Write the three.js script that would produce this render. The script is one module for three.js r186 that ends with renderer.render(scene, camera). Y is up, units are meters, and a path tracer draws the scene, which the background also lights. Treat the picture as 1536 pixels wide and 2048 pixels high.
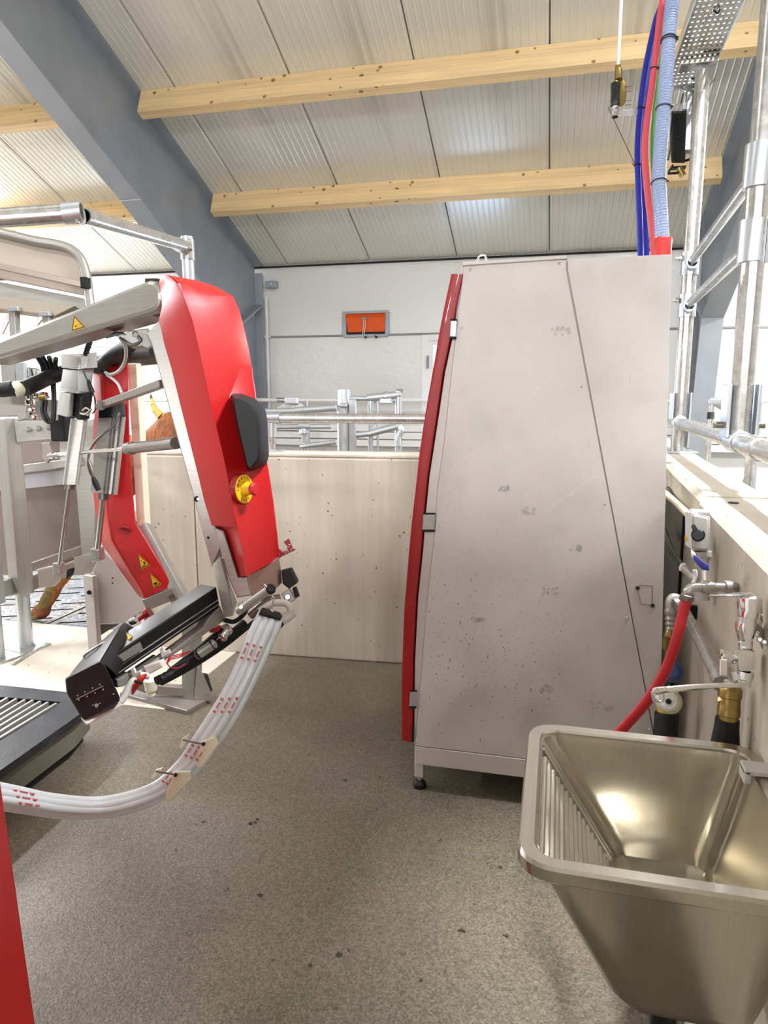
import * as THREE from 'three';
import { RoundedBoxGeometry } from 'three/addons/geometries/RoundedBoxGeometry.js';
import { mergeGeometries, mergeVertices, toCreasedNormals } from 'three/addons/utils/BufferGeometryUtils.js';
import { MarchingCubes } from 'three/addons/objects/MarchingCubes.js';
import { RectAreaLightUniformsLib } from 'three/addons/lights/RectAreaLightUniformsLib.js';

// ---------- camera (phone held 1.55 m above the floor, tilted down, turned left of the aisle) ----------
const scene = new THREE.Scene();
const F = 1410, EYE = 1.55, PITCH = Math.atan(234 / F), YAW = THREE.MathUtils.degToRad(13.8);
const camera = new THREE.PerspectiveCamera(2 * Math.atan(1024 / F) * 180 / Math.PI, 0.75, 0.05, 60);
camera.position.set(0, EYE, 0);
camera.rotation.set(-PITCH, YAW, 0, 'YXZ');
camera.updateMatrixWorld(true);
scene.add(camera);

const renderer = new THREE.WebGLRenderer({ antialias: true });
renderer.toneMapping = THREE.LinearToneMapping;
renderer.toneMappingExposure = 1.95;
renderer.shadowMap.enabled = true;
scene.background = new THREE.Color().setRGB(3.6, 4.5, 5.8)   // overcast daylight outside the windows;
RectAreaLightUniformsLib.init();

// ---------- lamps of the barn, the low one added (all hang above or behind the frame) : position, aim, length, width, strength ----------
const LAMPS = [
  { p: [1.16, 4.5, -2.55], l: .16, w: 1.1, k: 330, u: .06, d: 'above the cabinet aisle' },
  { p: [-3.9, 4.4, -0.8], l: 1.5, w: .16, k: 30, u: 1.2, d: 'above the milking box' },
  { p: [-4.4, 2.6, -3.0], l: .1, w: 1.2, k: 200, u: .05, d: 'low inside the milking box, added to brighten the left floor' },  // added lamp, set low to brighten the left floor only
  { p: [-7.0, 3.5, -6.6], l: 1.5, w: .3, k: 200, u: .3, d: 'over the cow passage on the left' },
  { p: [3.6, 3.4, -6.6], l: 1.5, w: .3, k: 100, u: .9, d: 'over the cow passage on the right' },
];
// added flood lamps, unseen behind the viewer, shining over the added partition
const ADDED_FLOODS = [-3.2, -0.6, 1.8].map(x => ({ p: [x, 3.05, 4.86], l: .5, w: .35, k: 100 }));
const UPLIGHT = .55;

// ---------- helpers ----------
const V = (x, y, z) => new THREE.Vector3(x, y, z);
const _o = camera.position.clone();
const ray = (x, y) => V((x - 768) / F, -(y - 1024) / F, -1).applyQuaternion(camera.quaternion);
const A = (x, y, D) => _o.clone().addScaledVector(ray(x, y), D);           // point seen at x,y at depth D
const onP = (x, y, p, n) => { const r = ray(x, y); return _o.clone().addScaledVector(r, p.clone().sub(_o).dot(n) / r.dot(n)); };
const onX = (x, y, v) => onP(x, y, V(v, 0, 0), V(1, 0, 0));
const onY = (x, y, v) => onP(x, y, V(0, v, 0), V(0, 1, 0));
const onZ = (x, y, v) => onP(x, y, V(0, 0, v), V(0, 0, 1));
let _s = 12345; const rnd = () => { _s = (_s * 1664525 + 1013904223) >>> 0; return _s / 4294967296; };
const used = {};
function numbered(n) { const k = used[n] = (used[n] ?? -1) + 1; return k ? `${n}_${String(k).padStart(3, '0')}` : n; }
function thing(name, label, category, pos = V(0, 0, 0), group) {
  const o = new THREE.Group(); o.name = numbered(name); o.position.copy(pos); scene.add(o);
  o.userData = { label, category }; if (group) o.userData.group = group;
  return o;
}
function structure(name, parent) { const o = new THREE.Group(); o.name = name; (parent || scene).add(o); if (!parent) o.userData.kind = 'structure'; return o; }
const wpos = o => { const v = V(0, 0, 0); while (o && o !== scene) { v.add(o.position); o = o.parent; } return v; };
function prep(g) { const n = g.index ? g.toNonIndexed() : g; for (const k of Object.keys(n.attributes)) if (!['position', 'normal', 'uv'].includes(k)) n.deleteAttribute(k); if (!n.attributes.normal) n.computeVertexNormals(); if (!n.attributes.uv) boxUV(n); n.morphAttributes = {}; return n; }
function boxUV(g) {
  const p = g.attributes.position, uv = new Float32Array(p.count * 2), a = V(0, 0, 0), b = V(0, 0, 0), c = V(0, 0, 0);
  for (let i = 0; i + 2 < p.count; i += 3) {
    a.fromBufferAttribute(p, i); b.fromBufferAttribute(p, i + 1); c.fromBufferAttribute(p, i + 2);
    const n = b.clone().sub(a).cross(c.clone().sub(a)); const nx = Math.abs(n.x), ny = Math.abs(n.y), nz = Math.abs(n.z);
    [a, b, c].forEach((q, k) => { const u = nz >= nx && nz >= ny ? [q.x, q.y] : ny >= nx ? [q.x, q.z] : [q.z, q.y]; uv[(i + k) * 2] = u[0]; uv[(i + k) * 2 + 1] = u[1]; });
  }
  g.setAttribute('uv', new THREE.BufferAttribute(uv, 2)); return g;
}
const UV = g => boxUV(g.index ? g.toNonIndexed() : g);
// one named mesh from geometries given in world coordinates
function part(name, geoms, mat, parent = scene, label) {
  const list = (Array.isArray(geoms) ? geoms.flat(9) : [geoms]).map(prep);
  const g = list.length > 1 ? mergeGeometries(list) : list[0].clone();
  const o = parent === scene ? V(0, 0, 0) : wpos(parent);
  g.translate(-o.x, -o.y, -o.z);
  const m = new THREE.Mesh(g, mat); m.castShadow = m.receiveShadow = true;
  m.name = parent === scene ? numbered(name) : name + (() => { const n = parent.children.filter(c => c.name === name || c.name.startsWith(name + '_0')).length; return n ? '_' + String(n).padStart(3, '0') : ''; })();
  if (label) m.userData.label = label;
  parent.add(m); return m;
}
// a thing with its base at the lowest centre of what it holds: call at the end
function frame(dir, up) { const x = dir.clone().normalize(); let z = x.clone().cross(up).normalize(); const y = z.clone().cross(x).normalize(); return new THREE.Matrix4().makeBasis(x, y, z); }
function bar(a, b, h, w, up = V(0, 1, 0), ch = .003) {          // box beam a to b: h along up, w across
  const d = b.clone().sub(a), L = d.length(); if (Math.abs(d.clone().normalize().dot(up)) > .98) up = V(0, 0, 1);
  ch = Math.min(ch, h * .45, w * .45, L * .45);
  const g = UV(ch > 0 ? new RoundedBoxGeometry(L, h, w, 1, ch) : new THREE.BoxGeometry(L, h, w));
  g.applyMatrix4(frame(d, up).setPosition(a.clone().add(b).multiplyScalar(.5))); return g;
}
function box(c, sx, sy, sz, ch = .004, ry = 0) { const g = UV(ch > 0 ? new RoundedBoxGeometry(sx, sy, sz, 2, Math.min(ch, sx * .45, sy * .45, sz * .45)) : new THREE.BoxGeometry(sx, sy, sz)); if (ry) g.rotateY(ry); g.translate(c.x, c.y, c.z); return g; }
function cyl(a, b, r, r2 = r, n = 16, open = false) {
  const d = b.clone().sub(a), g = new THREE.CylinderGeometry(r2, r, d.length(), n, 1, open);
  const uv = g.attributes.uv; for (let i = 0; i < uv.count; i++) uv.setXY(i, uv.getX(i) * 6.28 * r, uv.getY(i) * d.length());
  g.rotateZ(-Math.PI / 2); g.applyMatrix4(frame(d, Math.abs(d.clone().normalize().y) > .95 ? V(0, 0, 1) : V(0, 1, 0)).setPosition(a.clone().add(b).multiplyScalar(.5))); return g;
}
function ringPipe(a, b, r, ri, n = 18) {    // open pipe with wall thickness
  const L = a.distanceTo(b), g = new THREE.LatheGeometry([[ri, 0], [r, 0], [r, L], [ri, L], [ri, 0]].map(p => new THREE.Vector2(...p)), n);
  const q = toCreasedNormals(g, .6); q.applyMatrix4(new THREE.Matrix4().makeRotationZ(-Math.PI / 2)); UV(q);
  const d = b.clone().sub(a); const h = boxUV(q.index ? q.toNonIndexed() : q); h.applyMatrix4(frame(d, Math.abs(d.clone().normalize().y) > .95 ? V(0, 0, 1) : V(0, 1, 0)).setPosition(a)); return h;
}
function lathe(a, b, prof, n = 20) {        // prof: [[t along 0..1, radius], ...]
  const L = a.distanceTo(b), pts = []; pts.push(new THREE.Vector2(0.0001, prof[0][0] * L)); for (const [t, r] of prof) pts.push(new THREE.Vector2(r, t * L)); pts.push(new THREE.Vector2(0.0001, prof[prof.length - 1][0] * L));
  const g = toCreasedNormals(new THREE.LatheGeometry(pts, n), .7); g.applyMatrix4(new THREE.Matrix4().makeRotationZ(-Math.PI / 2));
  const d = b.clone().sub(a); const h = UV(g); h.applyMatrix4(frame(d, Math.abs(d.clone().normalize().y) > .95 ? V(0, 0, 1) : V(0, 1, 0)).setPosition(a)); return h;
}
function tube(pts, r, n = 10, seg, caps = true, tension = .5) {
  const c = new THREE.CatmullRomCurve3(pts, false, 'catmullrom', tension), s = seg || Math.max(8, pts.length * 6), L = c.getLength();
  const g = new THREE.TubeGeometry(c, s, r, n, false); const uv = g.attributes.uv; for (let i = 0; i < uv.count; i++) uv.setXY(i, uv.getX(i) * L, uv.getY(i) * 6.28 * r);
  if (!caps) return prep(g);
  const out = [prep(g)];
  for (const t of [0, 1]) { const p = c.getPointAt(t), d = c.getTangentAt(t).multiplyScalar(t ? 1 : -1), e = new THREE.CircleGeometry(r, n); e.applyQuaternion(new THREE.Quaternion().setFromUnitVectors(V(0, 0, 1), d)); e.translate(p.x, p.y, p.z); out.push(prep(e)); }
  return mergeGeometries(out);
}
// outline in space, flattened to its plane, given depth behind (or before) it
function plate(pts, d, bev = .002, holes = [], curve) {
  const c = V(0, 0, 0); pts.forEach(p => c.add(p)); c.multiplyScalar(1 / pts.length);
  const n = V(0, 0, 0); for (let i = 0; i < pts.length; i++) { const p = pts[i], q = pts[(i + 1) % pts.length]; n.x += (p.y - q.y) * (p.z + q.z); n.y += (p.z - q.z) * (p.x + q.x); n.z += (p.x - q.x) * (p.y + q.y); }
  n.normalize(); if (n.dot(_o.clone().sub(c)) < 0) n.negate();
  let u = V(0, 1, 0).cross(n); if (u.length() < .2) u = V(1, 0, 0).cross(n); u.normalize(); const v = n.clone().cross(u);
  const to2 = p => new THREE.Vector2(p.clone().sub(c).dot(u), p.clone().sub(c).dot(v));
  let s = pts.map(to2); if (THREE.ShapeUtils.isClockWise(s)) s.reverse();
  const sh = new THREE.Shape(s); for (const h of holes) { let hh = h.map(to2); if (!THREE.ShapeUtils.isClockWise(hh)) hh.reverse(); sh.holes.push(new THREE.Path(hh)); }
  const g = new THREE.ExtrudeGeometry(sh, { depth: Math.max(1e-4, Math.abs(d) - 2 * bev), bevelEnabled: bev > 0, bevelThickness: bev, bevelSize: bev, bevelOffset: -bev, bevelSegments: 2, curveSegments: 8 });
  g.translate(0, 0, d > 0 ? -(d - bev) : bev); UV(g); const h = boxUV(g.index ? g.toNonIndexed() : g);
  h.applyMatrix4(new THREE.Matrix4().makeBasis(u, v, n).setPosition(c)); return h;
}
const circ = (c, u, v, r, n = 20) => Array.from({ length: n }, (_, i) => c.clone().addScaledVector(u, r * Math.cos(i / n * 6.2832)).addScaledVector(v, r * Math.sin(i / n * 6.2832)));
// rings of points joined to a closed skin with end caps
function loft(rings, crease = .6, closed = true, caps = true) {
  const n = rings[0].length, P = [], I = []; rings.forEach(r => r.forEach(p => P.push(p.x, p.y, p.z)));
  const m = closed ? n : n - 1;
  for (let i = 0; i + 1 < rings.length; i++) for (let j = 0; j < m; j++) { const a = i * n + j, b = i * n + (j + 1) % n, c = a + n, d = b + n; I.push(a, b, c, b, d, c); }
  if (caps && closed) for (const [k, f] of [[0, 1], [rings.length - 1, 0]]) { const c = V(0, 0, 0); rings[k].forEach(p => c.add(p)); c.multiplyScalar(1 / n); const ci = P.length / 3; P.push(c.x, c.y, c.z); for (let j = 0; j < n; j++) { const a = k * n + j, b = k * n + (j + 1) % n; f ? I.push(ci, b, a) : I.push(ci, a, b); } }
  const g = new THREE.BufferGeometry(); g.setAttribute('position', new THREE.Float32BufferAttribute(P, 3)); g.setIndex(I);
  const q = toCreasedNormals(g, crease); return UV(q);
}
// round the corners of a ring (list of [point, radius steps])
function roundRing(pts, r, seg = 4) {
  const out = [], n = pts.length; const R = Array.isArray(r) ? r : pts.map(() => r);
  for (let i = 0; i < n; i++) { const p = pts[i], a = pts[(i + n - 1) % n].clone().sub(p), b = pts[(i + 1) % n].clone().sub(p); const q = Math.min(R[i], a.length() * .48, b.length() * .48); const A0 = p.clone().addScaledVector(a.normalize(), q), B0 = p.clone().addScaledVector(b.normalize(), q); for (let k = 0; k <= seg; k++) { const t = k / seg; out.push(A0.clone().multiplyScalar((1 - t) * (1 - t)).addScaledVector(p, 2 * t * (1 - t)).addScaledVector(B0, t * t)); } }
  return out;
}
const off = (p, x, y, z) => p.clone().add(V(x, y, z));
const mix = (a, b, t) => a.clone().lerp(b, t);
// ---------- procedural textures ----------
const hash = (x, y, s) => { let h = (x * 374761393 + y * 668265263 + s * 974634777) | 0; h = Math.imul(h ^ (h >>> 13), 1274126177); return ((h ^ (h >>> 16)) >>> 0) / 4294967296; };
function vn(x, y, px, py, s) { const xi = Math.floor(x), yi = Math.floor(y), fx = x - xi, fy = y - yi, u = fx * fx * (3 - 2 * fx), v = fy * fy * (3 - 2 * fy); const X0 = ((xi % px) + px) % px, X1 = (X0 + 1) % px, Y0 = ((yi % py) + py) % py, Y1 = (Y0 + 1) % py; return (hash(X0, Y0, s) * (1 - u) + hash(X1, Y0, s) * u) * (1 - v) + (hash(X0, Y1, s) * (1 - u) + hash(X1, Y1, s) * u) * v; }
function fbm(u, v, px, py, oct, s) { let a = 0, w = .5, t = 0; for (let i = 0; i < oct; i++) { a += w * vn(u * px, v * py, px, py, s + i); t += w; px *= 2; py *= 2; w *= .55; } return a / t; }
const s8 = v => Math.max(0, Math.min(255, Math.round(v)));
function tex(w, h, fn, mx = 1, my = 1, srgb = true, mirror = false) {   // covers mx x my metres
  const d = new Uint8Array(w * h * 4);
  for (let y = 0; y < h; y++) for (let x = 0; x < w; x++) { const c = fn(x / w, y / h, x, y), i = (y * w + x) * 4; if (typeof c === 'number') d[i] = d[i + 1] = d[i + 2] = s8(c); else { d[i] = s8(c[0]); d[i + 1] = s8(c[1]); d[i + 2] = s8(c[2]); } d[i + 3] = 255; }
  const t = new THREE.DataTexture(d, w, h); t.wrapS = t.wrapT = mirror ? THREE.MirroredRepeatWrapping : THREE.RepeatWrapping; t.magFilter = THREE.LinearFilter; t.minFilter = THREE.LinearMipmapLinearFilter; t.generateMipmaps = true;
  if (srgb) t.colorSpace = THREE.SRGBColorSpace; t.repeat.set(1 / mx, 1 / my); t.needsUpdate = true; return t;
}
function dots(n, w, h, r0, r1, seed) { const m = new Float32Array(w * h); let s = seed; const R = () => { s = (s * 1664525 + 1013904223) >>> 0; return s / 4294967296; }; for (let i = 0; i < n; i++) { const cx = R() * w, cy = R() * h, r = r0 + (r1 - r0) * R() ** 3, a = .4 + .6 * R(); for (let y = Math.floor(cy - r); y <= cy + r; y++) for (let x = Math.floor(cx - r); x <= cx + r; x++) { const q = Math.hypot(x - cx, y - cy); if (q <= r) { const k = (((y % h) + h) % h) * w + (((x % w) + w) % w); m[k] = Math.max(m[k], a * Math.min(1, (r - q) + .4)); } } } return m; }
function canvasTex(w, h, draw) { const c = document.createElement('canvas'); c.width = w; c.height = h; draw(c.getContext('2d'), w, h); const t = new THREE.CanvasTexture(c); t.colorSpace = THREE.SRGBColorSpace; return t; }

const std = (c, rough, metal = 0, o = {}) => new THREE.MeshStandardMaterial({ color: c, roughness: rough, metalness: metal, ...o });
const phys = (c, rough, metal = 0, o = {}) => new THREE.MeshPhysicalMaterial({ color: c, roughness: rough, metalness: metal, ...o });
const M = {};
{
  // gritty resin floor, 6 m square: fine aggregate, broad blotches, worn spots
  const W = 2048, sp = dots(5200, W, W, .6, 2.2, 5), sp2 = dots(260, W, W, 1.5, 5, 9);
  M.floor = std(0xffffff, .62, 0, {
    map: tex(W, W, (u, v, x, y) => { const g = hash(x, y, 3) - .5, g2 = hash(x >> 1, y >> 1, 4) - .5, b = fbm(u, v, 5, 5, 5, 11) - .5, c = fbm(u, v, 14, 14, 4, 31) - .5; const k = y * W + x; let l = 107 + g * 34 + g2 * 30 + b * 34 + c * 22 - sp[k] * 34 - sp2[k] * 60; return [l + 5 + b * 4, l - 3, l - 18 - c * 8]; }, 6, 6, true, true),
    bumpMap: tex(1024, 1024, (u, v, x, y) => 128 + (hash(x, y, 7) - .5) * 200, 2.4, 2.4, false), bumpScale: .0012,
    roughnessMap: tex(512, 512, (u, v) => { const b = fbm(u, v, 6, 6, 4, 21); return 190 + (b - .5) * 170; }, 6, 6, false, true)
  });
  const pit = dots(300, 1024, 1024, .7, 3.6, 77);
  const conc = (base, tint, drip) => tex(1024, 1024, (u, v, x, y) => { const b = fbm(u, v, 4, 4, 5, 41) - .5, st = fbm(u, v, 60, 3, 3, 51) - .5, f = hash(x, y, 8) - .5; const l = base + b * 26 + st * drip + f * 5 - pit[y * 1024 + x] * 120; return [l, l - tint * .35, l - tint]; }, 1.6, 1.6, true);
  const cb = tex(1024, 1024, (u, v, x, y) => 150 + (fbm(u, v, 20, 20, 3, 61) - .5) * 30 - pit[y * 1024 + x] * 110, 1.6, 1.6, false);
  M.concrete = std(0xffffff, .72, 0, { map: conc(203, 26, 16), bumpMap: cb, bumpScale: .006 });
  M.concreteTop = std(0xffffff, .8, 0, { map: conc(214, 26, 12), bumpMap: cb, bumpScale: .003 });
  const slat = tex(512, 512, (u, v, x, y) => { const b = fbm(u, v, 8, 8, 5, 71) - .5, f = hash(x, y, 18) - .5, d = fbm(u, v, 3, 3, 3, 75); const l = 78 + b * 110 + f * 24; return d > .56 ? [l * .95, l * .8, l * .5] : [l * .95, l * .97, l]; }, 1, 1);
  M.slat = std(0xffffff, .34, 0, { map: slat, bumpMap: tex(256, 256, (u, v) => fbm(u, v, 16, 16, 3, 81) * 255, .5, .5, false), bumpScale: .012 });
  // painted wall panel, slightly dimpled and glossy
  M.wall = std(0xdddcd8, .28, 0, { bumpMap: tex(512, 512, (u, v) => fbm(u, v, 24, 24, 3, 91) * 255, 1.2, 1.2, false), bumpScale: .0022 });
  M.seam = std(0x8b8b88, .6);
  const stain = tex(512, 1024, (u, v, x, y) => { const b = fbm(u, v, 6, 6, 4, 101) - .5, d = Math.max(0, fbm(u, v, 40, 3, 3, 107) - .62) * 3; const l = 226 + b * 14 - d * 40; return [l, l - 2, l - 14]; }, 4, 8);
  M.roof = std(0xffffff, .27, .15, { map: stain });
  M.galv = std(0xffffff, .42, .72, { map: tex(512, 512, (u, v, x, y) => { const b = fbm(u, v, 30, 30, 3, 111) - .5, c = fbm(u, v, 6, 6, 4, 115) - .5, f = hash(x, y, 13) - .5; const l = 184 + b * 34 + c * 30 + f * 8; return [l + 2, l, l - 5]; }, .5, .5), roughnessMap: tex(256, 256, (u, v) => 120 + fbm(u, v, 20, 20, 4, 121) * 70, .4, .4, false) });
  M.galvBright = std(0xc9ced2, .3, .75);
  M.frame = std(0xffffff, .5, .3, { map: tex(512, 512, (u, v) => { const b = fbm(u, v, 5, 5, 5, 131) - .5; const l = 162 + b * 26; return [l - 8, l, l + 8]; }, 1.5, 1.5) });
  // glulam: grain along u, knots
  const kn = []; for (let i = 0; i < 26; i++) kn.push([hash(i, 1, 9), hash(i, 2, 9), .006 + .01 * hash(i, 3, 9)]);
  M.wood = std(0xffffff, .6, 0, { map: tex(2048, 256, (u, v) => { const lam = Math.floor(v * 6), g = fbm(u, v, 12, 90, 4, 141 + lam) - .5, b = fbm(u, v, 5, 4, 3, 151) - .5; let k = 0; for (const [a, c, r] of kn) { const du = Math.abs(u - a) * 3, dv = Math.abs(v - c) * .4, q = Math.hypot(du, dv); if (q < r * 1.6) k = Math.max(k, Math.min(1, (r * 1.6 - q) / r)); } const l = 226 + g * 40 + b * 26 + (hash(lam, 5, 2) - .5) * 14; return [l - k * 90, l * .87 - k * 95, l * .65 - k * 80]; }, 3, .4) });
  M.steel = std(0xffffff, .38, .6, { map: tex(512, 512, (u, v, x, y) => { const s = fbm(u, v, 4, 160, 3, 161) - .5, b = fbm(u, v, 4, 4, 4, 165) - .5; const l = 172 + s * 16 + b * 22; return [l + 1, l - 2, l - 8]; }, .8, .8) });
  M.steelDark = std(0x776f67, .34, .6);
  M.sink = std(0xffffff, .24, .9, { map: tex(512, 512, (u, v) => { const s = fbm(u, v, 200, 4, 3, 171) - .5, b = fbm(u, v, 3, 3, 4, 175) - .5; const l = 194 + s * 14 + b * 30; return [l + 2, l - 4, l - 18]; }, .6, .6), roughnessMap: tex(256, 256, (u, v) => 130 + fbm(u, v, 6, 6, 4, 181) * 110, .4, .4, false) });
  M.chrome = std(0xe4e4e4, .07, 1);
  M.brass = std(0x9d8650, .28, .95);
  M.red = phys(0xb90f13, .36, 0, { clearcoat: .25, clearcoatRoughness: .3, bumpMap: tex(256, 256, (u, v, x, y) => 128 + (hash(x, y, 23) - .5) * 120, .1, .1, false), bumpScale: .00008 });
  M.redDark = phys(0x9c1113, .42, 0, { clearcoat: .15 });
  M.redRubber = std(0xc4202a, .55);
  M.black = std(0x070708, .55, 0, { bumpMap: tex(256, 256, (u, v, x, y) => fbm(u, v, 64, 64, 2, 191) * 255, .06, .06, false), bumpScale: .0006 });
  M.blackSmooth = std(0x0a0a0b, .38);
  M.rubber = std(0xffffff, .4, 0, { map: tex(512, 512, (u, v, x, y) => { const f = hash(x, y, 33), b = fbm(u, v, 8, 8, 4, 201); const l = 34 + (f > .9 ? 50 : 0) * (b > .5 ? 1 : .3) + (b - .5) * 40; return [l, l + 2, l + 8]; }, .7, .7), bumpMap: tex(256, 256, (u, v, x, y) => hash(x, y, 43) * 255, .25, .25, false), bumpScale: .002 });
  M.cream = std(0xe6e2c8, .55);
  M.white = std(0xe9e8e4, .5);
  M.greyPlastic = std(0xb9b7b2, .45);
  M.milk = phys(0xeff4f6, .28, 0, { transmission: .3, thickness: 0, clearcoat: .3 });
  M.clear = phys(0xd3dff4, .14, 0, { transmission: .5, thickness: 0 });
  M.blue = std(0x0b1c9a, .35);
  M.pink = std(0xd8545c, .5);
  M.green = std(0x4f9a3c, .5);
  M.orange = std(0xe0560f, .4);
  M.yellow = std(0xe3b30c, .5);
  M.redPrint = std(0xc2635c, .6);
  // cabinet sheet: satin grey with smears, scratches and splashed dirt (metres from the lower left corner)
  const CW = 1024, CH = 2048, cd = canvasTex(CW, CH, (c) => {
    c.fillStyle = 'rgb(206,199,194)'; c.fillRect(0, 0, CW, CH); let s = 77; const R = () => { s = (s * 1664525 + 1013904223) >>> 0; return s / 4294967296; };
    for (let i = 0; i < 240; i++) { const x = R() * CW, y = R() * CH, r = 30 + R() * 140; const g = c.createRadialGradient(x, y, 0, x, y, r); const d = R() > .5 ? '90,80,70' : '235,230,226'; g.addColorStop(0, `rgba(${d},.05)`); g.addColorStop(1, `rgba(${d},0)`); c.fillStyle = g; c.fillRect(x - r, y - r, 2 * r, 2 * r); }
    for (let i = 0; i < 900; i++) { const x = R() * 620, y = 950 + (R() + R() + R()) / 3 * 1050, r = .5 + R() * R() * 2.6; c.fillStyle = `rgba(70,62,54,${.15 + R() * .5})`; c.beginPath(); c.ellipse(x, y, r, r * (1 + R()), 0, 0, 7); c.fill(); }
    for (let i = 0; i < 26; i++) { const x = 120 + R() * 700, y = 300 + R() * 1600; c.strokeStyle = 'rgba(80,74,68,.2)'; c.lineWidth = .8 + R() * 1.4; c.beginPath(); c.moveTo(x, y); c.quadraticCurveTo(x + (R() - .5) * 20, y + 12, x + (R() - .5) * 24, y + 24 + R() * 14); c.stroke(); }
    for (const [x, y, w] of [[560, 240, 30], [470, 880, 26], [640, 1010, 22], [560, 1180, 30], [760, 1610, 40], [560, 1560, 24], [380, 800, 18], [300, 1310, 20]]) for (let k = 0; k < 26; k++) { c.fillStyle = 'rgba(96,88,82,.13)'; c.beginPath(); c.ellipse(x + (R() - .5) * w * 2, y + (R() - .5) * w, 2 + R() * 7, 2 + R() * 5, R() * 3, 0, 7); c.fill(); }
    for (let i = 0; i < 8; i++) { const x = R() * 700, y = R() * 1500; c.strokeStyle = 'rgba(240,236,232,.5)'; c.lineWidth = 1.3; c.beginPath(); c.moveTo(x, y); c.quadraticCurveTo(x + 40, y - 60, x + 90 + R() * 40, y - 90); c.stroke(); }
  });
  cd.wrapS = cd.wrapT = THREE.ClampToEdgeWrapping; cd.repeat.set(1 / 1.0, 1 / 2.0); M.cabinet = std(0xffffff, .52, .1, { map: cd });
  M.cabEdge = std(0xc8c1bb, .5, .1);
  M.dark = std(0x0c0c0d, .7);
  M.hide = std(0xffffff, .75, 0, { map: tex(512, 512, (u, v) => { const g = fbm(u, v, 60, 24, 4, 211) - .5, b = fbm(u, v, 4, 4, 4, 215) - .5; const l = 120 + g * 70 + b * 60; return [l * 1.15, l * .68, l * .33]; }, .6, .6), bumpMap: tex(256, 256, (u, v) => fbm(u, v, 40, 16, 3, 221) * 255, .2, .2, false), bumpScale: .006 });
  M.hoof = std(0xffffff, .8, 0, { map: tex(256, 256, (u, v) => { const l = 70 + fbm(u, v, 12, 12, 4, 231) * 80; return [l, l * .86, l * .45]; }, .3, .3) });
  M.dirt = std(0x4a4030, .9);
}
// warning sign faces
function triSign(kind) { return canvasTex(128, 128, (c) => { c.fillStyle = '#e8b90e'; c.fillRect(0, 0, 128, 128); c.strokeStyle = '#1a1608'; c.lineWidth = 7; c.beginPath(); c.moveTo(64, 12); c.lineTo(120, 112); c.lineTo(8, 112); c.closePath(); c.stroke(); c.fillStyle = '#1a1608'; if (kind === 0) { c.strokeStyle = '#8a2a12'; c.lineWidth = 5; c.beginPath(); c.moveTo(38, 80); c.lineTo(58, 98); c.moveTo(58, 80); c.lineTo(38, 98); c.stroke(); c.strokeStyle = '#6d5a0c'; c.lineWidth = 3; c.strokeRect(62, 80, 30, 18); c.beginPath(); c.moveTo(66, 52); c.lineTo(74, 62); c.stroke(); } else if (kind === 1) { c.beginPath(); c.arc(78, 88, 12, 0, 7); c.fill(); c.fillRect(30, 98, 40, 6); c.fillRect(52, 60, 12, 8); } else if (kind === 2) { c.fillRect(36, 88, 56, 16); c.strokeStyle = '#6d5a0c'; c.lineWidth = 3; c.strokeRect(48, 54, 30, 22); } else { c.fillRect(52, 78, 24, 18); c.beginPath(); c.arc(66, 60, 6, 0, 7); c.fill(); } }); }
const signMat = [0, 1, 2, 3].map(k => std(0xffffff, .5, 0, { map: triSign(k) }));
// three corners (top, right, left) seen on a surface: a thin sticker with the print on its face
function triSticker(name, t, r, l, kind, parent, label) {
  const n = r.clone().sub(t).cross(l.clone().sub(t)).normalize(); if (n.dot(_o.clone().sub(t)) < 0) n.negate();
  const c = t.clone().add(r).add(l).multiplyScalar(1 / 3), P = [], U = []; const f = [t, l, r].map(p => p.clone().addScaledVector(n, .0015)), bk = [t, l, r].map(p => p.clone().addScaledVector(n, -.0005)); const uv = [[.5, .97], [0, .07], [1, .07]];
  const add = (a, b, d, ua, ub, ud) => { P.push(...a.toArray(), ...b.toArray(), ...d.toArray()); U.push(...ua, ...ub, ...ud); };
  const flip = f[1].clone().sub(f[0]).cross(f[2].clone().sub(f[0])).dot(n) < 0; flip ? add(f[0], f[2], f[1], uv[0], uv[2], uv[1]) : add(f[0], f[1], f[2], ...uv);
  for (let i = 0; i < 3; i++) { const j = (i + 1) % 3; add(f[i], bk[i], bk[j], [.5, .99], [.5, .99], [.5, .99]); add(f[i], bk[j], f[j], [.5, .99], [.5, .99], [.5, .99]); }
  const g = new THREE.BufferGeometry(); g.setAttribute('position', new THREE.Float32BufferAttribute(P, 3)); g.setAttribute('uv', new THREE.Float32BufferAttribute(U, 2)); g.computeVertexNormals();
  return part(name, g, signMat[kind], parent, label);
}
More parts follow.
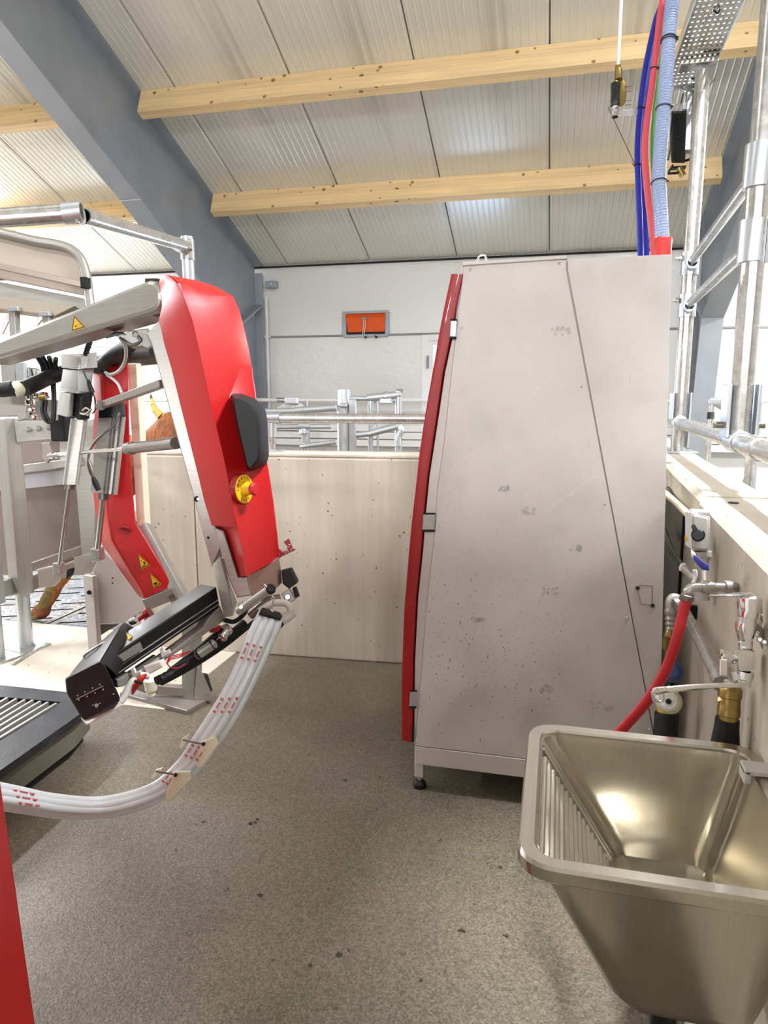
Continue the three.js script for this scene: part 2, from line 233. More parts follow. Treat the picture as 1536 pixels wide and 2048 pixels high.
// ---------- lamps: housing, diffuser and the light itself ----------
M.glow = std(0xffffff, .6, 0, { emissive: 0xfff6e6, emissiveIntensity: 6 });
for (const L of LAMPS) {
  const p = V(...L.p), t = thing('linear_lamp', `long white linear lamp hanging ${L.d}`, 'lamp', p, 'linear lamps under the roof');
  part('housing', [box(off(p, 0, .05, 0), L.l + .06, .09, L.w + .06, .012)], M.greyPlastic, t);
  part('diffuser', [box(off(p, 0, 0, 0), L.l, .016, L.w, .004)], M.glow, t);
  const ry = 3.09 + .398 * Math.min(10.8, p.z + 8.3) - (p.z > 2.5 ? .398 * (p.z - 2.5) : 0);
  for (const s of [-1, 1]) part('suspension_rod', cyl(off(p, s * L.l * .4, .09, 0), V(p.x + s * L.l * .4, ry, p.z), .006), M.galvBright, t);
  const l = new THREE.RectAreaLight(0xf6f8ff, L.k, L.l, L.w); l.position.copy(p).add(V(0, -.012, 0)); l.lookAt(p.x, p.y - 1, p.z + .0001); l.castShadow = true; scene.add(l);
  part('upper_diffuser', [box(off(p, 0, .1, 0), L.l, .012, L.w, .004)], M.glow, t);  // upward glow added to each lamp to brighten the roof
  const u = new THREE.RectAreaLight(0xf6f8ff, L.k * L.u, L.l, L.w); u.position.copy(p).add(V(0, .112, 0)); u.lookAt(p.x, p.y + 1, p.z + .0001); scene.add(u);
}

ADDED_FLOODS.forEach((L, i) => {
  const p = V(...L.p), t = thing('added_flood_lamp', `added square grey flood lamp, unseen on the wall behind the viewer, ${['left end', 'middle', 'right end'][i]} of three`, 'lamp', p, 'added flood lamps behind the viewer');
  part('housing', box(off(p, 0, 0, .05), L.l + .06, L.w + .06, .08, .012), M.greyPlastic, t); part('diffuser', box(off(p, 0, 0, .004), L.l, L.w, .012, .004), M.glow, t); part('yoke', box(off(p, 0, 0, .115), .1, .1, .05, .006), M.seam, t);
  const l = new THREE.RectAreaLight(0xf6f8ff, L.k, L.l, L.w); l.position.copy(p).add(V(0, 0, -.008)); l.lookAt(p.x, p.y, p.z - 1); scene.add(l);
});

// ---------- floor: resin slab with an opening for the slatted alley at the left rear ----------
const X0 = -9, X1 = 7, Z0 = -8.3, Z1 = 5;
const sl = [V(-7, 0, -7.6), V(-7, 0, -3.95), V(-2.86, 0, -3.95), V(-2.86, 0, -7.6)];
{
  const f = structure('floor');
  const sh = new THREE.Shape([[X0 - .2, -Z1 - .2], [X1 + .2, -Z1 - .2], [X1 + .2, -Z0 + .2], [X0 - .2, -Z0 + .2]].map(p => new THREE.Vector2(...p)));
  sh.holes.push(new THREE.Path(sl.map(p => new THREE.Vector2(p.x, -p.z)).reverse()));
  const g = new THREE.ExtrudeGeometry(sh, { depth: .3, bevelEnabled: false }); g.rotateX(-Math.PI / 2); g.translate(0, -.3, 0); part('floor_slab', UV(g), M.floor, f);
  part('pit_base', box(V(-5, -.55, -5.8), 4.6, .1, 4.2, 0), M.dark, f);
  part('floor_apron', box(V(-4.43, .001, -3.45), 5.15, .008, 1.0, .003), M.concreteTop, f);  // pale slab: the strong light on this floor is put into its colour
  // slatted concrete elements, each with its rows of slots
  for (let i = 0; i < 8; i++) {
    const x1 = -2.87 - i * .51, x0 = x1 - .5;
    for (let k = 0; k < 2; k++) {
      const za = -3.96 - k * 1.83, zb = za - 1.8, s2 = new THREE.Shape([[x0, -za], [x1, -za], [x1, -zb], [x0, -zb]].map(p => new THREE.Vector2(...p)));
      for (let r = 0; r < 9; r++) for (let c = 0; c < 2; c++) { const cx = x0 + .135 + c * .235, cz = -za + .12 + r * .195, q = r % 2 ? .012 : -.012; s2.holes.push(new THREE.Path([[-.085, -.055 + q], [.085, .02 + q], [.085, .052 + q], [-.085, -.023 + q]].map(p => new THREE.Vector2(cx + p[0], cz + p[1])).reverse())); }
      const h = new THREE.ExtrudeGeometry(s2, { depth: .1, bevelEnabled: false }); h.rotateX(-Math.PI / 2); h.translate(0, -.112 + .004 * ((i + k) % 2), 0); part('floor_slat', UV(h), M.slat, f);
    }
  }
}
// ---------- shell walls ----------
const wb = structure('wall_back');
{
  const zc = Z0 - .06;
  part('wall_panel', box(V(-1, 2.69, zc), 16.2, .86, .12, .006), M.wall, wb);
  const dx0 = onZ(846, 700, Z0).x, win = [[-6.5, -5.5], [dx0, dx0 + 1.0]], y0 = .95;
  for (const [xa, xb, ya, yb] of [[X0, win[0][0], 0, 2.24], [win[0][1], win[1][0], 0, 2.24], [win[1][1], X1, 0, 2.24], [win[0][0], win[0][1], 0, y0], [win[1][0], win[1][1], 0, y0]]) part('wall_panel', box(V((xa + xb) / 2, (ya + yb) / 2, zc), xb - xa, yb - ya, .12, .006), M.wall, wb);
  win.forEach(([xa, xb], i) => {
    const d = structure('window_' + (i + 1)), cx = (xa + xb) / 2, z = Z0 - .02;
    part('window_frame', [bar(V(xa + .035, y0, z), V(xa + .035, 2.24, z), .07, .1), bar(V(xb - .035, y0, z), V(xb - .035, 2.24, z), .07, .1), bar(V(xa + .07, 2.205, z), V(xb - .07, 2.205, z), .07, .1), bar(V(xa + .07, y0 + .035, z), V(xb - .07, y0 + .035, z), .07, .1)], M.white, d);
    const s2 = part('sash', [bar(V(xa + .095, y0 + .07, z), V(xa + .095, 2.17, z), .05, .06), bar(V(xb - .095, y0 + .07, z), V(xb - .095, 2.17, z), .05, .06), bar(V(xa + .12, 2.145, z), V(xb - .12, 2.145, z), .05, .06), bar(V(xa + .12, y0 + .095, z), V(xb - .12, y0 + .095, z), .05, .06)], M.white, d);
    part('window_pane', box(V(cx, (y0 + 2.24) / 2, z), xb - xa - .24, 2.24 - y0 - .24, .006, 0), phys(0xf4f8ff, .35, 0, { transmission: 1, thickness: 0 }), d);
    part('hinge', bar(V(xa + .07, 1.86, Z0 + .05), V(xa + .07, 2.0, Z0 + .05), .03, .03), M.seam, d);
    part('window_sill', box(V(cx, y0 - .015, Z0 + .03), xb - xa + .06, .03, .12, .005), M.white, d);
  });
  part('seam_trim', box(V(-1, 2.25, Z0 + .004), 16, .022, .012, .003), M.seam, wb);
  part('eave_trim', box(V(-1, 3.07, Z0 + .012), 16, .02, .024, .003), M.dark, wb);
}
for (const [n, c, sx, sy, sz] of [['wall_left', V(X0 - .1, 3, -1.65), .2, 9, 13.6], ['wall_right', V(X1 + .1, 3, -1.65), .2, 9, 13.6], ['wall_front', V(-1, 3.1, Z1 + .1), 16.4, 6.3, .2], ['added_shade_wall', V(-3.2, 1.05, 1.35), 7, 2.1, .16]]) { const w = structure(n); part('wall_panel', box(c, sx, sy, sz, .01), M.wall, w); }  // partition behind the viewer is added, unseen, to shade floor and lower walls
// ---------- roof: ribbed liner panels, one mesh each ----------
const RS = V(0, .3698, .929).normalize(), RN = V(0, -.929, .3698).normalize();   // up the slope, and the roof's downward normal
const roofAt = (x, z) => V(x, 3.09 + .398 * (z + 8.3), z);
{
  const ce = structure('ceiling'); const pw = 1.0175, L = 11.7;
  const prof = [[0.004, -.03], [.006, -.004], [.01, 0]]; const nr = 18;
  for (let i = 0; i < nr; i++) { const u = (i + .5) / nr * pw; prof.push([u - .009, 0], [u - .004, .0035], [u + .004, .0035], [u + .009, 0]); }
  prof.push([pw - .01, 0], [pw - .006, -.004], [pw - .004, -.03]);
  const mk = () => { const P = [], U = [], up = RS; const q = (p, t) => { const v = V(p[0], 0, 0).addScaledVector(up, t).addScaledVector(RN, p[1] - .0 ); return v; };
    for (let i = 0; i + 1 < prof.length; i++) { const a = q(prof[i], -.06), b = q(prof[i + 1], -.06), c = q(prof[i], L), d = q(prof[i + 1], L); for (const v of [a, c, b, b, c, d]) P.push(v.x, v.y, v.z); const u0 = prof[i][0], u1 = prof[i + 1][0]; U.push(u0, 0, u0, L, u1, 0, u1, 0, u0, L, u1, L); }
    const g = new THREE.BufferGeometry(); g.setAttribute('position', new THREE.Float32BufferAttribute(P, 3)); g.setAttribute('uv', new THREE.Float32BufferAttribute(U, 2)); g.computeVertexNormals(); return g; };
  const g0 = mk();
  for (let i = -7; i < 9; i++) { const m = new THREE.Mesh(g0, M.roof); m.name = 'roof_panel' + (i > -7 ? '_' + String(i + 7).padStart(3, '0') : ''); m.castShadow = m.receiveShadow = true; m.position.copy(roofAt(-1.188 + i * pw, Z0)); ce.add(m); }
  const a = roofAt(-1, Z0).addScaledVector(RN, -.09).addScaledVector(RS, -.25), b = roofAt(-1, Z0).addScaledVector(RN, -.09).addScaledVector(RS, L + .02);
  part('roof_deck', bar(a, b, .12, 16.6, RN.clone().negate(), 0), M.seam, ce);
  part('roof_slope', bar(V(-1, 7.38, 2.45), V(-1, 6.2, 5.43), .12, 16.6, V(0, 1, 0), 0), M.roof, ce);
}
// ---------- glulam purlins ----------
const purlin = (z, xa, xb, label) => { const o = roofAt((xa + xb) / 2, z), t = thing('purlin', label, 'beam', o), h = (xb - xa) / 2; part('beam', bar(off(o, -h, 0, 0).addScaledVector(RN, .105).addScaledVector(RS, -.045), off(o, h, 0, 0).addScaledVector(RN, .105).addScaledVector(RS, -.045), .21, .09, RN, .004), M.wood, t); };
const XF = [-3.64, 1.39], bays = [[-8.8, XF[0] - .101], [XF[0] + .101, XF[1] - .101], [XF[1] + .101, 6.8]];
[['left of the grey steel frame', 'between the two grey steel frames', 'right of the right hand steel frame']].forEach(w => [[-5.787, 'upper pale timber roof beam'], [-7.04, 'lower pale timber roof beam near the rear wall'], [-4.53, 'pale timber roof beam above the picture edge'], [-3.28, 'pale timber roof beam nearest overhead']].forEach(([z, n]) => bays.forEach((b, i) => purlin(z, b[0], b[1], `${n}, ${w[i]}`))));
// ---------- steel portal frames ----------
function portal(xw, label) {
  const t = thing('steel_frame', label, 'steel frame', V(xw, 0, -8.05));
  const hz = [-7.5, 2.28], top = z => roofAt(0, z).y - .012;
  const Pt = (y, z) => V(xw, y, z), ztop = 1.6;
  const bot = z => hz[1] + .516 * (z - hz[0]);
  // web of rafter and column, one tapered plate
  const web = (pts, th) => { const s = new THREE.Shape(pts.map(p => new THREE.Vector2(-p[0], p[1]))); const g = new THREE.ExtrudeGeometry(s, { depth: th, bevelEnabled: false }); g.rotateY(Math.PI / 2); g.translate(xw - th / 2, 0, 0); return UV(g); };
  const zi = y => -7.5 - (2.28 - y) * .19;
  part('rafter_web', web([[-8.24, 2.62], [-8.24, top(-8.24)], [ztop, top(ztop)], [ztop, top(ztop) - .42], [-2.9, bot(-2.9) + .04], [hz[0], hz[1]]], .012), M.frame, t);
  part('column_web', web([[-8.24, 0], [-8.24, 2.6], [hz[0], hz[1] - .02], [zi(0), 0]], .012), M.frame, t);
  part('top_flange', bar(V(xw, top(-8.28), -8.28), V(xw, top(ztop), ztop), .014, .2, RN, .002), M.frame, t);
  part('bottom_flange', [bar(V(xw, hz[1], hz[0]), V(xw, bot(-5.7), -5.7), .014, .2, V(0, 1, 0), .002), bar(V(xw, bot(-5.7), -5.7), V(xw, top(ztop) - .42, ztop), .014, .2, V(0, 1, 0), .002)], M.frame, t);
  part('weld_seam', bar(V(xw - .1, bot(-5.7) - .006, -5.7), V(xw + .1, bot(-5.7) - .006, -5.7), .012, .012), M.galvBright, t);
  part('inner_column_flange', bar(V(xw, 0, zi(0)), V(xw, hz[1], hz[0]), .014, .2, V(0, 0, 1), .002), M.frame, t);
  part('outer_column_flange', bar(V(xw, 0, -8.25), V(xw, 3.0, -8.25), .014, .2, V(0, 0, 1), .002), M.frame, t);
  part('knee_plate', bar(V(xw, hz[1], hz[0]), V(xw, 2.62, -8.25), .03, .2, V(0, 1, 0), .003), M.frame, t);
  part('base_plate', box(V(xw, .012, -8.0), .26, .024, .55, .003), M.frame, t);
  for (const s of [-1, 1]) for (const q of [.25, .7]) part('bolt', cyl(V(xw + s * .06, 2.28 + (2.62 - 2.28) * q - .03, -7.5 - .75 * q), V(xw + s * .06, 2.28 + (2.62 - 2.28) * q - .052, -7.51 - .75 * q), .016, .016, 6), M.galvBright, t);
  return t;
}
portal(-3.64, 'grey steel portal frame running down from the upper left corner to the rear wall');
portal(1.39, 'grey steel portal frame at the right edge behind the galvanised railing');
{ // conduit on the left column and pipe bracket on the wall
  const t = thing('wall_conduit', 'thin white vertical conduit beside the left steel column', 'conduit', V(-3.49, 0, -8.24));
  part('pipe', cyl(V(-3.49, 0, -8.24), V(-3.49, 2.72, -8.24), .016), M.white, t);
  for (const y of [2.25, 1.2]) part('clip', box(V(-3.49, y, -8.245), .06, .03, .05, .004), M.white, t);
  const k = thing('frame_bracket', 'small grey bracket on the rear wall at the left frame knee', 'bracket', V(-3.42, 2.82, -8.26));
  part('bracket_plate', box(V(-3.42, 2.86, -8.25), .14, .08, .09, .006), M.frame, k); part('bolt', cyl(V(-3.4, 2.86, -8.21), V(-3.4, 2.86, -8.18), .02, .02, 6), M.galvBright, k);
}
// ---------- low concrete walls ----------
const HW = 1.22, HR = 1.2;
const rwD = V(.0455, 0, -1).normalize(), rwN = V(1, 0, .0455).normalize(), rw0 = V(.553, 0, -3.86);
const RW = (z, o = 0, y = 0) => V(.553 - .0455 * (z + 3.86) * 1 + o, y, z);
const onW = (x, y, o) => onP(x, y, RW(-3.86, o), rwN);                 // point on a plane o metres behind the right wall's face
{
  const wl = structure('wall_concrete_rear');
  const zb = x => -3.78 - .06 * (x + 1.6), xl = onP(290, 907, V(-1.6, 0, -3.78), V(.06, 0, 1)).x, xr = .6;
  const quad = (xa, xb, ya, yb, o) => [V(xa, ya, zb(xa) - o), V(xb, ya, zb(xb) - o), V(xb, yb, zb(xb) - o), V(xa, yb, zb(xa) - o)];
  const xm = onY(398, 1303, 0).x;
  part('wall_block', plate(quad(xm, xr, 0, HW - .02, 0), .25, .012), M.concrete, wl);
  part('wall_block', plate(quad(xl, xm - .004, 0, HW - .02, .0), .25, .012), M.concrete, wl);
  part('wall_top', plate(quad(xl, xr, HW - .02, HW, .002), .246, .006), M.concreteTop, wl);
  const wr = structure('wall_concrete_right');
  const zj = onW(1403, 985, 0).z;
  const blk = (za, zb2, h, o) => { const r = [RW(za, o), RW(zb2, o), RW(zb2, .24), RW(za, .24)]; const lo = r.map(p => off(p, 0, 0, 0)), m1 = r.map(p => off(p, 0, h - .025, 0)); const s = (q, k) => q.map((p, i) => off(p, i < 2 ? k : -k, 0, 0)); return loft([lo, m1, s(r.map(p => off(p, 0, h, 0)), .022)], .3); };
  part('wall_block', blk(zj - .004, -8.2, HR, 0), M.concrete, wr);
  part('wall_block', blk(1.9, zj, HR - .004, -.004), M.concrete, wr);
  part('lifting_socket', lathe(onY(1467, 1006, HR - .003), onY(1467, 1006, HR - .003).add(V(0, .003, 0)), [[0, .016], [1, .016]]), M.dark, wr);
}
// ---------- orange air inlet flap in the rear wall ----------
{
  const t = thing('air_inlet', 'orange air inlet flap in a grey frame high on the rear wall', 'vent', onZ(733, 672, Z0));
  const a = onZ(688, 672.5, Z0), b = onZ(777, 671, Z0), c = onZ(776, 623.5, Z0), d = onZ(688, 625, Z0), z = Z0 + .012, y0 = a.y, y1 = c.y, x0 = a.x, x1 = b.x;
  for (const [p, q] of [[V(x0, y0, z), V(x1, y0, z)], [V(x0, y1, z), V(x1, y1, z)], [V(x0 + .012, y0, z), V(x0 + .012, y1, z)], [V(x1 - .012, y0, z), V(x1 - .012, y1, z)]]) part('frame', bar(p, q, .03, .05, V(0, 1, 0), .003), M.frame, t);
  part('recess', box(V((x0 + x1) / 2, (y0 + y1) / 2, Z0 + .001), x1 - x0 - .03, y1 - y0 - .03, .004, 0), M.dark, t);
  const fl = (u, v, o) => V(x0 + (x1 - x0) * u, y0 + (y1 - y0) * v, Z0 + o);
  part('flap', [loft([[fl(.07, .9, .012), fl(.94, .9, .012), fl(.94, .72, .05), fl(.07, .72, .05)], [fl(.06, .97, .012), fl(.95, .97, .012), fl(.95, .76, .06), fl(.06, .76, .06)]].map(r => r), .3), plate([fl(.07, .76, .058), fl(.95, .76, .058), fl(.92, .15, .02), fl(.1, .15, .02)], .014, .003)], M.orange, t);
  part('pull_bracket', box(fl(.5, .72, .066), .07, .02, .02, .003), M.seam, t);
  for (const k of [-.02, .02]) part('pull_cord', tube([fl(.5 + k, .72, .07), fl(.49 + k, .4, .06), fl(.47 + k, .05, .05), fl(.48 + k * 2, -.1, .03)], .004, 6), M.white, t);
  for (const k of [.48, .72]) part('cord_hook', tube([fl(k, .0, .03), fl(k + .03, -.1, .06), fl(k + .06, -.06, .05)], .008, 6), M.dark, t);
}
// ---------- rails and gates behind the low concrete wall ----------
const zRear = x => -3.78 - .06 * (x + 1.6) - .125;
{
  const t = thing('top_rail', 'thick galvanised pipe running along the top of the rear concrete wall', 'rail', V(-1.4, HW, zRear(-1.4)));
  const y = onP(700, 837, V(-1.6, 0, -3.905), V(.06, 0, 1)).y; const a = onP(545, 837, V(-1.6, 0, -3.905), V(.06, 0, 1));
  part('rail_pipe', ringPipe(V(a.x - .01, y, zRear(a.x)), V(.55, y, zRear(.55)), .028, .024), M.galv, t);
  part('pipe_sleeve', ringPipe(V(a.x - .05, y, zRear(a.x)), V(a.x + .05, y, zRear(a.x)), .033, .028), M.galvBright, t);
  for (const x of [a.x - .005, .3]) { part('post', cyl(V(x, HW, zRear(x)), V(x, y - .02, zRear(x)), .021), M.galv, t); part('post_clamp', cyl(V(x, y - .11, zRear(x)), V(x, y - .028, zRear(x)), .028), M.galvBright, t); part('foot_plate', box(V(x, HW + .005, zRear(x)), .11, .01, .11, .002), M.galvBright, t); }
}
{
  const t = thing('cubicle_rail', 'long thin white pipe rail running in front of the rear barn wall', 'rail', V(-1, 0, -8.0));
  const p0 = onZ(512, 800.6, -8.0), p1 = onZ(1536, 797, -8.0), y = 1.49;
  part('rail_pipe', cyl(V(-6.5, y, -8.0), V(3.2, y, -8.0), .024), M.white, t);
  for (const px of [575, 770, 1440]) { const q = onZ(px, 800, -8.0); part('joint_sleeve', cyl(V(q.x - .13, y, -8.0), V(q.x + .13, y, -8.0), .032), M.galvBright, t); }
  for (const x of [-5.2, -2.9, -.6, 2.0]) part('post', cyl(V(x, 0, -8.0), V(x, y, -8.0), .024), M.galvBright, t);
  const names = ['uppermost', 'middle', 'lowest'];
  [857, 872, 887].forEach((py, i) => { const q = onZ(700, py, -8.05), r = thing('rear_board', `${names[i]} of three pale horizontal boards low on the rear barn wall`, 'board', V(-1, q.y - .035, -8.22)); part('board', box(V(-1, q.y, -8.2), 12, .075, .03, .004), M.white, r); for (const x of [-5.6, -3.2, -.8, 1.9, 4.2]) part('spacer', box(V(x, q.y, -8.257), .06, .07, .084, .003), M.seam, r); });
}
{ // headlock gate between, galvanised, about a metre behind the wall
  const D = 5.2, W = (x, y, d = D) => A(x, y, d), zg = W(690, 850).z;
  const foot = p => V(p.x, 0, p.z);
  const t = thing('feed_gate', 'pale galvanised gate with a thick capped post behind the rear concrete wall', 'gate', foot(W(690, 850)));
  const pt = W(688, 812); part('post', cyl(foot(pt), pt, .052), M.galvBright, t); part('post_flange', bar(off(foot(pt), .075, 0, .03), off(pt, .075, .05, .03), .03, .05, V(0, 0, 1), .003), M.galvBright, t);
  part('post_cap', ringPipe(off(pt, 0, 0, 0), W(688, 781), .046, .036), M.galvBright, t); part('cap_lid', lathe(W(688, 785), W(688, 781), [[0, .04], [1, .036]]), M.galvBright, t);
  part('cap_bolt', cyl(W(680, 811, D - .06), W(694, 811, D - .06), .02, .02, 6), M.galvBright, t);
  part('upper_pipe', [cyl(W(697, 797), W(738, 797), .018), cyl(W(734, 796), W(801, 789), .027)], M.galvBright, t);
  part('pipe_clamp', [ringPipe(W(768, 793), W(776, 792), .036, .027), box(W(772, 802), .09, .04, .05, .008)], M.galvBright, t);
  part('end_post', cyl(foot(W(797, 850)), W(797, 782), .026), M.galvBright, t); part('end_bolt', cyl(W(799, 779, D), W(799, 786, D), .028, .022, 8), M.seam, t);
  part('middle_post', [cyl(foot(W(741, 850)), W(741, 802), .02), cyl(off(foot(W(741, 850)), .06, 0, .02), off(W(741, 802), .06, 0, .02), .008)], M.galvBright, t);
  part('brace', [cyl(W(704, 871), W(738, 867), .022), cyl(W(738, 867), W(800, 851), .026)], M.galvBright, t);
  part('knee_loop', tube([W(797, 853), W(801, 862), W(796, 874), W(796, 893)], .026, 10), M.galvBright, t);
  const t2 = thing('swing_gate', 'pale galvanised gate arm with a domed hinge left of the capped post', 'gate', foot(W(608, 850)));
  part('upper_arm', [cyl(W(530, 823), W(592, 822), .022), cyl(W(590, 821), W(672, 815), .026)], M.galvBright, t2);
  part('hinge_dome', loft([[552, 817, 612, 817], [566, 808, 604, 808], [580, 803, 594, 803]].map(([x0, y0, x1]) => [W(x0, y0, D + .05), W(x1, y0, D + .05), W(x1, y0, D + .15), W(x0, y0, D + .15)]), .4), M.galv, t2);
  part('hinge_block', box(W(583, 801, D), .09, .05, .05, .01), M.galvBright, t2);
  part('lower_rail', cyl(W(535, 854), W(662, 853), .018), M.galvBright, t2);
  part('leg', cyl(foot(W(608, 870)), W(608, 848), .019), M.galvBright, t2); part('leg_sleeve', [ringPipe(W(608, 868), W(608, 846), .037, .024), cyl(W(597, 852, D - .02), W(620, 852, D - .02), .026)], M.galvBright, t2);
  part('diagonal_rail', cyl(W(600, 893), W(672, 884), .018), M.galvBright, t2);
}
// ---------- the tall control cabinet ----------
{
  const ZC = -2.54, C = (x, y, o = 0) => onZ(x, y, ZC + o), t = thing('control_cabinet', 'tall grey sheet metal cabinet with a slim curved red door', 'cabinet', V(-.08, 0, -2.93));
  const D = .76, B = C(1316, 1540);
  const uvm = g => { const p = g.attributes.position, u = g.attributes.uv; for (let i = 0; i < p.count; i++) u.setXY(i, (p.getX(i) + .55), p.getY(i)); return g; };
  const left = [[928, 531], [915, 644], [911, 680], [902, 758], [888.5, 884], [874.6, 981], [871, 1052], [855, 1194], [841, 1363], [830.5, 1491]];
  // side panels on the cabinet's flank: the big tapering one and the narrow rear one, a dark joint between
  const s0 = C(1134, 518), s1 = C(1307, 1465), sb = C(1311, 1522), tl = C(928, 531), tr = V(C(1343, 508).x, s0.y, ZC);
  part('side_panel', uvm(plate([...left.map(p => C(...p)).reverse(), V(tl.x, s0.y - .002, ZC), V(s0.x - .002, s0.y - .002, ZC), C(1132, 540), off(s1, -.002, 0, 0), V(sb.x - .002, C(840, 1492).y, ZC)], .012, .0012)), M.cabinet, t);
  part('rear_side_panel', uvm(plate([off(s0, .002, 0, 0), tr, C(1323, 1319), V(C(1319, 1400).x, C(840, 1492).y, ZC), V(sb.x + .0015, C(840, 1492).y, ZC), off(s1, .0015, 0, 0), C(1136, 541)], .012, .0012)), M.cabinet, t);
  // body behind the panels
  const yb = C(840, 1492).y, body = [...left.map(p => off(C(...p), -.012, 0, -.0135)).reverse(), off(tl, 0, 0, -.0135), off(tr, -.001, -.002, -.0135), off(C(1323, 1319), -.001, 0, -.0135), V(C(1319, 1400).x, yb, ZC - .0135)];
  part('body', plate(body, D - .03, .004), M.cabEdge, t);
  part('top_edge', bar(off(tl, -.004, .004, -.005), off(s0, 0, .005, -.005), .012, .03, V(0, 1, 0), .002), M.cabEdge, t);
  // front frame strip beside the door, hinge plates
  const inner = [[926, 549], [912, 614], [901, 675], [886, 745], [876, 814], [863.5, 897], [855, 953], [848, 1024], [842.6, 1097], [832.5, 1194], [826, 1323], [824.5, 1484]], outer = [[902.5, 548], [886, 625], [874.6, 686], [862, 761], [848, 842], [838.5, 909], [831.5, 975], [823, 1048], [818, 1101], [808, 1222], [803.4, 1363], [803.4, 1479]];
  part('front_frame', plate([...left.map(p => off(C(...p), -.001, 0, -.006)), ...inner.map(p => off(C(...p), .006, 0, -.006)).reverse()], D - .02, .002), M.cabEdge, t);
  const dz = .006, ringO = outer.map(p => off(C(...p), 0, 0, dz)), ringI = inner.map(p => off(C(...p), 0, 0, dz));
  const dr = part('door', loft(ringO.map((p, i) => roundRing([p, ringI[i], off(ringI[i], 0, 0, -D), off(p, 0, 0, -D)], [.008, .004, .004, .02], 2)), .5), M.redDark, t, 'slim curved red door');
  for (const [x0, y0, x1, y1, m] of [[901, 641, 914, 674, 'galvBright'], [846, 1029, 871, 1060, 'steel'], [820, 1384, 834, 1413, 'galvBright']]) { const h = part('hinge', plate([C(x0, y0, .012), C(x1, y0, .012), C(x1 - 2, y1, .012), C(x0 - 2, y1, .012)], .014, .003), M[m], t); part('hinge_seal', bar(C(x0 - 2, y1 + 2, .008), C(x1 - 1, y1 + 2, .008), .006, .012), M.dark, h); part('hinge_seal', bar(C(x0, y0 - 2, .008), C(x1, y0 - 2, .008), .004, .012), M.dark, h); }
  part('door_stop', bar(C(826, 1456, .006), C(826, 1484, .006), .008, .012, V(1, 0, 0)), M.dark, t);
  // skirt, legs and feet
  part('skirt', plate([C(829.5, 1493, .002), V(B.x, yb - .002, ZC + .002), V(B.x, C(848, 1530).y, ZC + .002), C(848, 1530, .002), C(830, 1528, .002)], .03, .002), M.cabEdge, t); part('skirt', bar(off(C(832, 1493), 0, 0, -D), V(B.x, yb - .04, ZC - D), .08, .02), M.cabEdge, t);
  part('floor_pan', box(V((C(832, 1500).x + B.x) / 2, yb - .03, ZC - D / 2), B.x - C(832, 1500).x - .02, .03, D - .06, .003), M.steelDark, t);
  const xl = C(837, 1540).x, xr = B.x - .03, yl = C(837, 1556).y;
  for (const [x, z] of [[xl, ZC - .03], [xr, ZC - .03], [xl, ZC - D + .03], [xr, ZC - D + .03]]) { part('leg', box(V(x, (yl + yb) / 2, z), .036, yb - yl, .05, .003), M.cabEdge, t); const f = part('foot', lathe(V(x, 0, z), V(x, .03, z), [[0, .026], [.6, .026], [1, .016]]), M.blackSmooth, t); part('levelling_bolt', [cyl(V(x, .026, z), V(x, yl + .004, z), .008), cyl(V(x, yl - .012, z), V(x, yl, z), .016, .016, 6)], M.galv, f); }
  for (const [x, y] of [[940, 540], [1119, 527], [924, 656], [1163, 773], [1209, 1008], [1254, 1235], [1298, 1458], [880, 1051], [842, 1409], [836, 1499]]) part('screw', lathe(C(x, y, -.002), C(x, y, .003), [[0, .005], [.6, .005], [1, .003]], 10), M.chrome, t);
  for (const [x, y] of [[1275, 1176], [1305, 1211]]) part('plug', lathe(C(x, y, -.003), C(x, y, .002), [[0, .008], [1, .007]], 14), M.dark, t);
  part('cover_outline', [[1275, 1176, 1282, 1207], [1282, 1207, 1305, 1211], [1305, 1211, 1305, 1172], [1305, 1172, 1278, 1170]].map(q => bar(C(q[0], q[1], .0003), C(q[2], q[3], .0003), .0014, .0014, V(0, 1, 0), 0)), M.steelDark, t);
  const e = A(964, 519, 2.78); { const g = new THREE.TorusGeometry(.0165, .0045, 10, 24); g.translate(e.x, e.y, e.z); part('lifting_eye', [UV(g), cyl(off(e, 0, -.035, 0), off(e, 0, -.016, 0), .006)], M.chrome, t); }
  // red cap for the supply hose on the roof
  const c0 = A(1325, 508, 2.66), c1 = off(c0, 0, .058, 0); part('red_sleeve', lathe(off(c0, 0, -.02, 0), c1, [[0, .032], [.93, .032], [1, .029]], 24), std(0xd5332f, .45), t, 'bright red hose sleeve on the cabinet roof');
}
